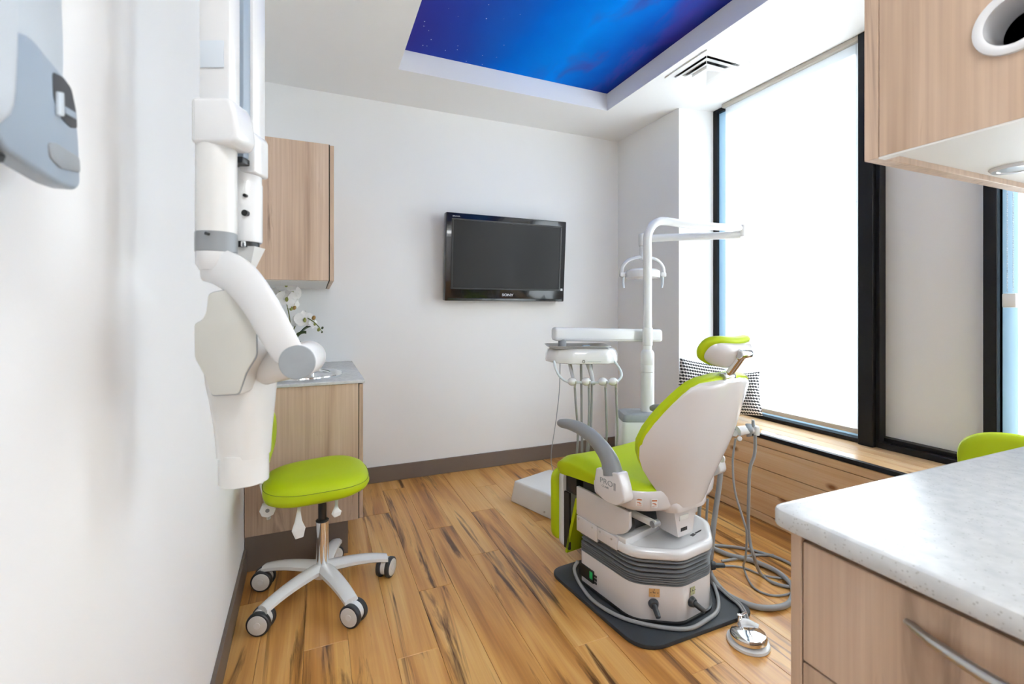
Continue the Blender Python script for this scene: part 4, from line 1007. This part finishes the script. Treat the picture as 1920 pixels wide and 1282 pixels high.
# pedals, labels, display, power lead on the base
def peg(p, n_, tip):
    p = Vector(p); n_ = Vector(n_).normalized(); tip = Vector(tip).normalized()
    o = B(); o.cyl(p - n_ * 0.004, p + n_ * 0.014, 0.021, 0.015, n=22, bev=0.003); o.cyl(p + n_ * 0.008, p + n_ * 0.008 + tip * 0.046, 0.011, 0.0095, n=16, bev=0.002)
    o.ob('foot_lever', 'dark_plastic', ch)
nl = Vector((-0.62, -0.78, 0)); 
peg((-0.172, 0.068, Z(0.092)), nl, (-0.35, -0.75, -0.45))
peg((-0.035, -0.001, Z(0.092)), (0, -1, 0), (0.25, -0.85, -0.35))
peg((0.215, 0.085, Z(0.120)), (0.62, -0.78, 0), (0.9, -0.45, -0.05))
arr = [(0, 0, 0.010, 0.0025), (-0.013, 0, 0.006, 0.002), (0.013, 0, 0.006, 0.002), (0, 0.012, 0.002, 0.006), (0, -0.011, 0.002, 0.005), (-0.004, 0.004, 0.002, 0.008)]
sticker((-0.1715, 0.0655, Z(0.136)), nl, (0.040, 0.032), 'label_orange', ch, arr)
sticker((-0.030, -0.0005, Z(0.133)), (0, -1, 0), (0.026, 0.030), 'label_olive', ch, arr)
dsp = B().lims(-0.2375, -0.230, 0.338, 0.432, Z(0.052), Z(0.104), 0.001, 1).ob('display', 'black_plastic', ch)
B().lims(-0.2385, -0.237, 0.342, 0.360, Z(0.068), Z(0.098)).ob('display_lamp', 'display_green', dsp, smooth=False)
for k in range(6): B().lims(-0.2378, -0.2345, 0.318 + 0.008 * (k % 2), 0.323 + 0.008 * (k % 2), Z(0.058 + 0.014 * (k // 2)), Z(0.067 + 0.014 * (k // 2))).ob('display_mark', 'print_dark', dsp, smooth=False)
lead = [(-0.236, 0.440, 0.085), (-0.252, 0.445, 0.05), (-0.258, 0.40, 0.012), (-0.285, 0.28, 0.0085), (-0.262, 0.15, 0.0085), (-0.19, 0.045, 0.0085), (-0.10, -0.028, 0.0085), (0.0, -0.036, 0.0085), (0.10, -0.020, 0.0085), (0.20, 0.055, 0.0085), (0.258, 0.14, 0.0085), (0.262, 0.30, 0.0085)]
B().tube(lead, 0.0075, 10, 8).ob('power_lead', 'hose_grey', ch)

# ------------------------------------------------------------------ floor utility box in front of the chair
e1 = Vector((0.948, 0.318, 0)); e2 = Vector((0.332, -0.943, 0)); c1 = Vector((1.131, 2.712, 0))
ub = thing('utility_box', 'low white floor box behind the dental chair by the back wall', 'floor box', tuple(c1))
Mu = Matrix((e1, e2, Vector((0, 0, -1)))).transposed().to_4x4()
b = B(); P = lambda d, z: [e1 * (0 + d) + e2 * (0 + d) + Vector((0, 0, z)), e1 * (0.36 - d) + e2 * d + Vector((0, 0, z)), e1 * (0.36 - d) + e2 * (0.40 - d) + Vector((0, 0, z)), e1 * d + e2 * (0.40 - d) + Vector((0, 0, z))]
t = bmesh.new(); lo = [t.verts.new(p) for p in P(0, 0)]; hi = [t.verts.new(p) for p in P(0.018, 0.135)]
t.faces.new(lo); t.faces.new(hi[::-1])
for i in range(4): t.faces.new((lo[i], hi[i], hi[(i + 1) % 4], lo[(i + 1) % 4]))
bmesh.ops.recalc_face_normals(t, faces=t.faces); bmesh.ops.bevel(t, geom=t.edges[:], offset=0.012, segments=3, affect='EDGES', profile=0.5)
b._merge(t); b.ob('cover', 'white_plastic', ub)
q = e2 * 0.30 + Vector((0, 0, 0.03)); B().cyl(q + e1 * 0.004, q - e1 * 0.002, 0.006, n=12).ob('cover_screw', 'brushed_steel', ub)

# ------------------------------------------------------------------ delivery unit: pole, light, instrument arm
FP = 2.55
pp0 = at(1214, 581, FP); px_, py_ = pp0.x, pp0.y
un = thing('dental_unit', 'white dental unit pole carrying operating light and instrument arm', 'dental unit', (px_, py_, 0))
def U(v): return Vector((v[0] - px_, v[1] - py_, v[2]))
def zat(py, f=FP): return EYE + (581 - py) / FPX * f
r_lo, r_up = 0.0365, 0.0232
B().lathe([(r_lo, 0.55), (r_lo, zat(700)), (r_lo * 0.985, zat(699)), (r_lo * 0.985, zat(697))], n=32).ob('lower_pole', 'white_plastic', un)
B().lathe([(r_lo, zat(696.5)), (r_lo, zat(684)), (r_lo * 0.985, zat(683.5)), (r_lo, zat(683)), (r_lo, zat(662)), (r_lo * 0.8, zat(657)), (r_up, zat(655))], n=32).ob('collar', 'white_plastic', un)
endL = U(at(1388, 428, FP * 1.10)); ztop = zat(412)
d_ = Vector((endL.x, endL.y, 0)).normalized()
B().tube([(0, 0, zat(658)), (0, 0, ztop - 0.20), (0, 0, ztop - 0.10), d_ * 0.022 + Vector((0, 0, ztop - 0.045)), d_ * 0.065 + Vector((0, 0, ztop - 0.008)), d_ * 0.13 + Vector((0, 0, ztop)), d_ * 0.30 + Vector((0, 0, ztop - 0.006)), endL], [r_up] * 6 + [r_up * 0.97, r_up * 0.9], 20, 8).ob('upper_pole', 'white_plastic', un)
el2 = endL + Vector((0, 0, -0.022))
B().cyl(endL + Vector((0.012, 0, -0.052)), endL + Vector((0.012, 0, 0.022)), 0.026, n=24, bev=0.004).ob('arm_joint', 'white_plastic', un)
B().cyl(endL + Vector((0.036, -0.004, -0.01)), endL + Vector((0.040, -0.004, -0.01)), 0.010, n=16).ob('joint_screw', 'brushed_steel', un)
lamp = U(at(1205, 441, FP * 1.145))
a2 = Vector((endL.x, endL.y, endL.z - 0.040)); l2 = Vector((lamp.x, lamp.y, a2.z - 0.004))
B().tube([a2, l2], 0.021, 16, flat=(0.75, 1.1)).ob('light_arm', 'white_plastic', un)
B().cyl(l2 + Vector((0, 0, 0.03)), l2 + Vector((0, 0, -0.05)), 0.026, n=24, bev=0.006).ob('light_knuckle', 'white_plastic', un)
B().cyl(l2 + Vector((0, 0, -0.045)), l2 + Vector((0, 0, -0.135)), 0.019, n=20).ob('light_stem', 'white_plastic', un)
rd = Vector((cs, -sn, 0)); zh = l2.z - 0.225
def LP(x, z, y=0.0): return Vector((l2.x, l2.y, 0)) + rd * x + Vector((sn, cs, 0)) * y + Vector((0, 0, z))
yoke = [LP(-0.135, zh), LP(-0.128, zh + 0.045), LP(-0.095, zh + 0.085), LP(-0.04, zh + 0.105), LP(0.0, zh + 0.108), LP(0.04, zh + 0.105), LP(0.095, zh + 0.085), LP(0.128, zh + 0.045), LP(0.135, zh)]
B().tube(yoke, 0.013, 14, 5, flat=(1.3, 0.8), up=(1, 0, 0)).ob('light_yoke', 'white_plastic', un)
hd = B(); hd.lathe([(0.0, -0.030), (0.090, -0.030), (0.105, -0.022), (0.108, 0.0), (0.104, 0.018), (0.085, 0.030), (0.04, 0.036), (0.0, 0.037)], tuple(LP(0, zh)), 40)
hdo = hd.ob('light_head', 'white_plastic', un)
for k in range(4): B().cyl(LP(-0.006 + 0.004 * k, zh + 0.034 , -0.03), LP(-0.006 + 0.004 * k, zh + 0.038, -0.03), 0.0014, n=8).ob('head_vent', 'mid_grey', hdo)
for sg in (-1, 1):
    B().box(tuple(LP(sg * 0.128, zh - 0.004)), (0.034, 0.040, 0.028), 0.006, (0, 0, -TH)).ob('yoke_block', 'white_plastic', un)
    B().tube([LP(sg * 0.122, zh - 0.012), LP(sg * 0.124, zh - 0.05), LP(sg * 0.120, zh - 0.088)], [0.012, 0.010, 0.008], 12, 5, flat=(1, 0.7)).ob('light_handle', 'blue_white', un)
# instrument arm
br, bl_ = U(at(1237, 629, 2.645)), U(at(1037, 626, 2.49))
ax_ = (bl_ - br).normalized(); ln_ = (bl_ - br).length
sec = rounded([(-0.034, -0.036), (0.034, -0.036), (0.034, 0.036), (-0.034, 0.036)], 0.016, 4)
yv = Vector((0, 0, 1)); xv = yv.cross(ax_).normalized()
b = B(); b.loft([[br + ax_ * t + xv * x * s + yv * y * s for x, y in sec] for t, s in ((0.0, 0.7), (0.004, 0.88), (0.014, 1.0), (ln_ - 0.014, 1.0), (ln_ - 0.004, 0.88), (ln_, 0.7))]); b.ob('instrument_arm', 'white_plastic', un, angle=50)
B().tube([br + ax_ * 0.02 - xv * 0.0345 * (1 if xv.y > 0 else -1) + yv * -0.022, bl_ - ax_ * 0.02 - xv * 0.0345 * (1 if xv.y > 0 else -1) + yv * -0.022], 0.0014, 6).ob('arm_groove', 'print_grey', un)
B().cyl((0, 0, br.z - 0.05), (0, 0, br.z + 0.05), 0.027, n=24, bev=0.004).ob('arm_collar', 'white_plastic', un)
B().tube([(0, 0, br.z), br * 0.5 + bl_ * 0.5 - (br * 0.5 + bl_ * 0.5) + (br + ax_ * 0.08)], 0.024, 14).ob('arm_bracket', 'white_plastic', un)
FH = 2.46
hc = U(at(1092, 662, FH)); hc.y += 0.0
def HP(x, y, z): return hc + rd * x + Vector((sn, cs, 0)) * y + Vector((0, 0, z))
neck = U(at(1054, 640, FH + 0.03)); B().cyl(neck + Vector((0, 0, 0.012)), neck + Vector((0, 0, -0.04)), 0.022, n=20).ob('head_pivot', 'mid_grey', un)
kk = FH / FPX
hrows = []
for s, z in ((0.90, -0.046), (0.985, -0.042), (1.0, -0.032), (0.985, -0.005), (0.94, 0.018), (0.88, 0.028), (0.82, 0.031)):
    out = rounded([(-0.198, -0.005), (-0.155, -0.085), (-0.075, -0.120), (0.110, -0.120), (0.165, -0.085), (0.192, -0.005), (0.185, 0.115), (-0.190, 0.115)], 0.025, 4)
    hrows.append([HP(x * s, y * s, z) for x, y in out])
B().loft(hrows).ob('instrument_head', 'white_gloss', un, angle=40)
for k in range(9): B().cyl(HP(-0.07 + 0.02 * k, -0.04, -0.050), HP(-0.07 + 0.02 * k, -0.04, -0.044), 0.004, n=8).ob('valve_nub', 'dark_plastic', un)
lg = B(); lg.tube([HP(-0.012 + 0.006 * math.cos(2 * PI * k / 12), -0.1215, -0.031 + 0.007 * math.sin(2 * PI * k / 12)) for k in range(13)], 0.0013, 6, 1, smooth=False); lg.ob('maker_mark', 'print_dark', un)
B().box(tuple(HP(0.042, -0.1205, -0.031)), (0.070, 0.002, 0.004), 0, (0, 0, -TH)).ob('maker_mark', 'print_grey', un, smooth=False)
# instrument rail and holders
rail = [HP(-0.160, -0.09, -0.030), HP(-0.150, -0.10, -0.075), HP(-0.125, -0.105, -0.115), HP(-0.085, -0.11, -0.136), HP(0.0, -0.11, -0.138), HP(0.11, -0.11, -0.138), HP(0.165, -0.105, -0.130), HP(0.186, -0.10, -0.100), HP(0.170, -0.095, -0.060), HP(0.148, -0.09, -0.030)]
B().tube(rail, 0.0062, 12, 6).ob('instrument_rail', 'blue_white', un)
B().tube([HP(0.02, -0.05, -0.046), HP(0.035, -0.07, -0.10), HP(0.040, -0.105, -0.150)], [0.014, 0.011, 0.010], 12).ob('rail_strut', 'print_grey', un)
hx = [(-0.068, 1068), (0.003, 1092), (0.087, 1122), (0.140, 1143)]
for i, (x, _) in enumerate(hx):
    B().sphere(HP(x, -0.112, -0.134), 0.025, 16, (1.0, 1.1, 0.85)).ob('instrument_holder', 'white_gloss', un)
    B().tube([HP(x + 0.012, -0.130, -0.128), HP(x + 0.010, -0.128, -0.165)], [0.007, 0.0055], 10).ob('instrument', 'brushed_steel', un)
    e_ = (0.018, 0.0, 0.010, 0.012)[i]
    B().tube([HP(x + 0.010, -0.128, -0.160), HP(x + 0.012 + e_ * 0.3, -0.12, -0.26), HP(x + 0.012 + e_, -0.10, -0.40), HP(x + 0.012 + e_, -0.05, -0.55), HP(x + 0.05, 0.03, -0.66), HP(x * 0.5 + 0.14, 0.06, -0.62), HP(0.20, 0.05, -0.52)], 0.0060, 10, 8).ob('instrument_hose', 'hose_grey', un)
B().tube([HP(-0.075, -0.06, -0.045), HP(-0.068, -0.085, -0.09), HP(-0.062, -0.11, -0.13)], [0.010, 0.009, 0.008], 10).ob('syringe', 'brushed_steel', un)
for x, e_ in ((-0.010, 0.02), (0.045, -0.01)):
    B().tube([HP(x, -0.02, -0.046), HP(x + 0.002, -0.02, -0.20), HP(x + e_ * 0.3, -0.01, -0.42), HP(x + e_, 0.02, -0.60), HP(x + 0.10, 0.05, -0.66), HP(0.20, 0.05, -0.54)], 0.0065, 10, 8).ob('supply_hose', 'hose_grey', un)
cord = [HP(-0.125, -0.06, -0.045), HP(-0.130, -0.06, -0.20), HP(-0.150, -0.07, -0.36), HP(-0.172, -0.08, -0.50), HP(-0.168, -0.09, -0.58), HP(-0.135, -0.10, -0.63), HP(-0.08, -0.06, -0.66)]
B().tube(cord, 0.0022, 7, 8).ob('thin_cord', 'cap_grey', un)
# lower body with grey lid and pedestal
bd = U(at(1206, 581, FP)); 
def BP(x, y): return Vector((bd.x, bd.y, 0)) + rd * x + Vector((sn, cs, 0)) * y
rows = []
for s, z in ((0.90, 0.40), (0.97, 0.41), (1.0, 0.44), (0.99, 0.56), (0.95, 0.615), (0.93, 0.618)):
    rows.append([BP(x * s - 0.005, y * s) + Vector((0, 0, z)) for x, y in rounded([(-0.135, -0.09), (0.16, -0.09), (0.16, 0.10), (-0.135, 0.10)], 0.03, 4)])
B().loft(rows).ob('unit_body', 'white_plastic', un, angle=40)
rows = []
for s, z in ((0.93, 0.619), (0.93, 0.635), (0.86, 0.655), (0.70, 0.662)):
    rows.append([BP(x * s - 0.005, y * s) + Vector((0, 0, z)) for x, y in rounded([(-0.135, -0.09), (0.16, -0.09), (0.16, 0.10), (-0.135, 0.10)], 0.03, 4)])
B().loft(rows).ob('unit_lid', 'cap_grey', un, angle=40)
rows = []
for s, z in ((0.75, 0.0), (0.75, 0.02), (0.55, 0.05), (0.55, 0.36), (0.75, 0.402)):
    rows.append([BP(x * s + 0.01, y * s) + Vector((0, 0, z)) for x, y in rounded([(-0.135, -0.09), (0.16, -0.09), (0.16, 0.10), (-0.135, 0.10)], 0.03, 4)])
B().loft(rows).ob('unit_pedestal', 'white_plastic', un, angle=40)

# metal tray resting on the head
tr = thing('instrument_tray', 'shallow polished metal tray lying on the instrument head', 'tray', (0, 0, 0))
tc_ = at(1081, 650, FH); tr.location = (tc_.x, tc_.y, hc.z + 0.0312); tr.rotation_euler = (0, 0, -TH)
rows = []
for s, z in ((0.80, 0.0), (0.86, 0.0), (0.97, 0.012), (1.0, 0.0125), (1.0, 0.0140), (0.96, 0.0138), (0.85, 0.0018), (0.80, 0.0015)):
    rows.append([Vector((x * s, y * s, z)) for x, y in rounded([(-0.165, -0.115), (0.165, -0.115), (0.165, 0.115), (-0.165, 0.115)], 0.03, 5)])
B().loft(rows).ob('pan', 'brushed_steel', tr)
B().box((0.055, 0.03, 0.006), (0.04, 0.05, 0.008), 0.002).ob('tray_divider', 'blue_grey', tr)

# ------------------------------------------------------------------ assistant's suction holder with hoses
asu = thing('suction_holder', 'small white suction holder with grey hoses trailing on the floor beside the chair', 'suction unit', (1.72, 1.46, 0))
def S(v): return Vector((v[0] - 1.72, v[1] - 1.46, v[2]))
FA = 2.03
B().tube([S(at(1384, 808, FA)), S(at(1398, 806, FA)), S(at(1413, 806, FA))], [0.026, 0.024, 0.017], 14, 5, flat=(1.0, 0.8)).ob('holder_body', 'white_gloss', asu)
B().box(tuple(S(at(1416, 806, FA))), (0.018, 0.05, 0.040), 0.005, (0, 0, -TH)).ob('holder_clip', 'white_plastic', asu)
B().tube([S(at(1403, 795, FA)), S(at(1406, 806, FA - 0.02)), S(at(1405, 817, FA))], 0.008, 10, flat=(1.6, 0.6)).ob('holder_band', 'cap_grey', asu)
B().cyl(S(at(1413, 806, FA)), S(at(1412, 787, FA)), 0.0095, 0.0055, n=14).ob('suction_tip', 'cap_grey', asu)
B().cyl(S(at(1386, 823, FA - 0.02)), S(at(1387, 822, FA - 0.05)), 0.010, n=16, bev=0.002).ob('holder_knob', 'white_plastic', asu)
B().tube([S(at(1378, 812, FA)), S(at(1365, 815, FA + 0.05)), (S(at(1345, 830, FA + 0.12))), S((1.70, 1.86, 0.45)), S((1.66, 2.02, 0.46))], 0.014, 12).ob('support_arm', 'white_plastic', asu)
def Fl(x, y, r): return S((x, y, r))
B().tube([S(at(1379, 822, FA)), S(at(1374, 865, FA)), S(at(1378, 920, FA - 0.02)), S(at(1394, 975, FA - 0.05)), S(at(1400, 1000, FA - 0.06)), S(at(1398, 1045, FA - 0.03)), Fl(1.83, 1.56, 0.02), Fl(1.76, 1.45, 0.006), Fl(1.79, 1.375, 0.005), Fl(1.90, 1.36, 0.005), Fl(2.00, 1.40, 0.005)], 0.0045, 8, 8).ob('thin_hose', 'hose_grey', asu)
B().tube([S(at(1416, 815, FA)), S(at(1415, 850, FA)), S(at(1406, 880, FA)), S(at(1404, 930, FA)), S(at(1403, 985, FA)), S(at(1406, 1015, FA)), S(at(1414, 1045, FA - 0.02)), Fl(1.87, 1.50, 0.012), Fl(1.87, 1.43, 0.008), Fl(1.93, 1.38, 0.008), Fl(2.05, 1.40, 0.008), Fl(2.08, 1.55, 0.008), Fl(2.00, 1.70, 0.008), Fl(1.86, 1.80, 0.009)], 0.0072, 10, 8).ob('suction_hose', 'hose_grey', asu)
B().tube([S(at(1354, 862, 2.08)), S(at(1347, 920, 2.04)), S(at(1338, 985, 2.02)), S(at(1333, 1040, 2.00)), Fl(1.605, 1.545, 0.06), Fl(1.600, 1.47, 0.018), Fl(1.615, 1.39, 0.0135), Fl(1.67, 1.325, 0.0125), Fl(1.78, 1.305, 0.0125), Fl(1.90, 1.37, 0.0125), Fl(1.955, 1.48, 0.0125), Fl(1.93, 1.60, 0.0125), Fl(1.87, 1.68, 0.0125), Fl(1.84, 1.80, 0.0125), Fl(1.80, 1.95, 0.0125)], 0.0115, 12, 8).ob('main_hose', 'hose_grey', asu)
B().tube([Fl(1.70, 1.64, 0.006), Fl(1.78, 1.625, 0.006), Fl(1.85, 1.58, 0.006), Fl(1.88, 1.50, 0.006), Fl(1.95, 1.44, 0.006)], 0.0045, 8, 8).ob('floor_hose', 'hose_grey', asu)
B().tube([Fl(1.80, 1.66, 0.007), Fl(1.90, 1.645, 0.007), Fl(1.99, 1.64, 0.007), Fl(2.08, 1.60, 0.007)], 0.0062, 8, 8).ob('floor_hose', 'hose_grey', asu)
for px, r_ in ((1311, 0.009), (1325, 0.006)):
    B().tube([S(at(px + 2, 935, 2.25)), S(at(px, 965, 2.25)), S(at(px - 1, 1000, 2.25)), S(at(px - 2, 1040, 2.27))], r_, 10).ob('drop_hose', 'hose_grey', asu)

# ------------------------------------------------------------------ foot control
fc = thing('foot_control', 'round chrome foot control on a white base beside the mat corner', 'foot control', (1.455, 1.222, 0))
B().lathe([(0.0, 0.0), (0.071, 0.0), (0.073, 0.004), (0.071, 0.011), (0.066, 0.013), (0.0, 0.013)], n=48).ob('base_plate', 'white_plastic', fc)
Mf = Matrix.Rotation(math.radians(-5), 4, 'X')
B().lathe([(0.0, 0.012), (0.056, 0.012), (0.061, 0.016), (0.062, 0.030), (0.058, 0.036), (0.040, 0.040), (0.0, 0.042)], (0, -0.004, 0.003), 48, Mf).ob('dome', 'chrome', fc)
bk = Vector((0.42, 0.90, 0)).normalized(); sd = Vector((0.90, -0.42, 0))
B().tube([bk * 0.050 - sd * 0.010 + Vector((0, 0, 0.038)), bk * 0.055 + sd * 0.02 + Vector((0, 0, 0.040)), bk * 0.035 + sd * 0.055 + Vector((0, 0, 0.034))], [0.012, 0.012, 0.010], 12, 6).ob('bracket', 'white_plastic', fc)
B().cyl(bk * 0.058 - sd * 0.004 + Vector((0, 0, 0.036)), bk * 0.058 - sd * 0.004 + Vector((0, 0, 0.066)), 0.0095, n=16, bev=0.002).ob('valve', 'chrome', fc)
B().cyl(bk * 0.058 - sd * 0.004 + Vector((0, 0, 0.060)), bk * 0.064 + sd * 0.022 + Vector((0, 0, 0.072)), 0.005, n=12).ob('valve_lever', 'chrome', fc)
for o_ in (0.0, 0.011):
    B().tube([bk * 0.056 + sd * (0.024 + o_) + Vector((0, 0, 0.036)), bk * 0.085 + sd * (0.030 + o_) + Vector((0, 0, 0.030)), (0.115 + o_, 0.135, 0.026), (0.125 + o_, 0.21, 0.027), (0.150 + o_, 0.34, 0.027), (0.19 + o_, 0.47, 0.010)], 0.0048, 9, 8).ob('air_hose', 'hose_grey', fc)

# ------------------------------------------------------------------ cushions on the bench
def pillow(label, loc, rot, w=0.42, th=0.075):
    n = 16; vs, fs, uvs = [], [], {}
    def pos(u, v, sg):
        a, b_ = 2 * u - 1, 2 * v - 1
        pinch = 1 - 0.06 * (1 - a * a) * 0 - 0.07 * (1 - b_ * b_) if False else 1
        x = a * (1 - 0.06 * (1 - b_ * b_)); y = b_ * (1 - 0.06 * (1 - a * a))
        z = sg * th * ((1 - a ** 4) * (1 - b_ ** 4)) ** 0.6
        return (x * w / 2, y * w / 2, z)
    idx = {}
    for sg in (1, -1):
        for i in range(n + 1):
            for j in range(n + 1):
                edge = i in (0, n) or j in (0, n)
                k = (0 if edge else sg, i, j)
                if k not in idx: idx[k] = len(vs); vs.append(pos(i / n, j / n, 0 if edge else sg))
    face_uv = []
    for sg in (1, -1):
        for i in range(n):
            for j in range(n):
                q_ = [(i, j), (i + 1, j), (i + 1, j + 1), (i, j + 1)]
                if sg < 0: q_ = q_[::-1]
                fs.append([idx[(0 if (a in (0, n) or b_ in (0, n)) else sg, a, b_)] for a, b_ in q_])
                face_uv.append([(a / n, b_ / n) for a, b_ in q_])
    me = bpy.data.meshes.new('cushion'); me.from_pydata(vs, [], fs); me.update()
    uv = me.uv_layers.new(name='UVMap')
    for p, u_ in zip(me.polygons, face_uv):
        p.use_smooth = True
        for li, c in zip(p.loop_indices, u_): uv.data[li].uv = c
    me.materials.append(MATS['cushion_weave'])
    o = bpy.data.objects.new('cushion', me); COL.objects.link(o)
    o.location = loc; o.rotation_euler = rot
    return tag(o, label, 'cushion', 'black and white cushions on the window bench')
def settle(o, z=0.5005, xmax=2.690):
    bpy.context.view_layer.update()
    pts = [o.matrix_world @ v.co for v in o.data.vertices]
    o.location.z += z - min(p.z for p in pts)
    o.location.x -= max(0.0, max(p.x for p in pts) - xmax)
settle(pillow('black and white patterned cushion propped against the white wall column', (2.565, 2.490, 0.68), Euler((math.radians(80), math.radians(9), math.radians(-22))), 0.335, 0.05))
settle(pillow('black and white patterned cushion leaning on the window blind behind the headrest', (2.610, 2.265, 0.655), Euler((math.radians(74), math.radians(-8), math.radians(-66))), 0.29, 0.045))
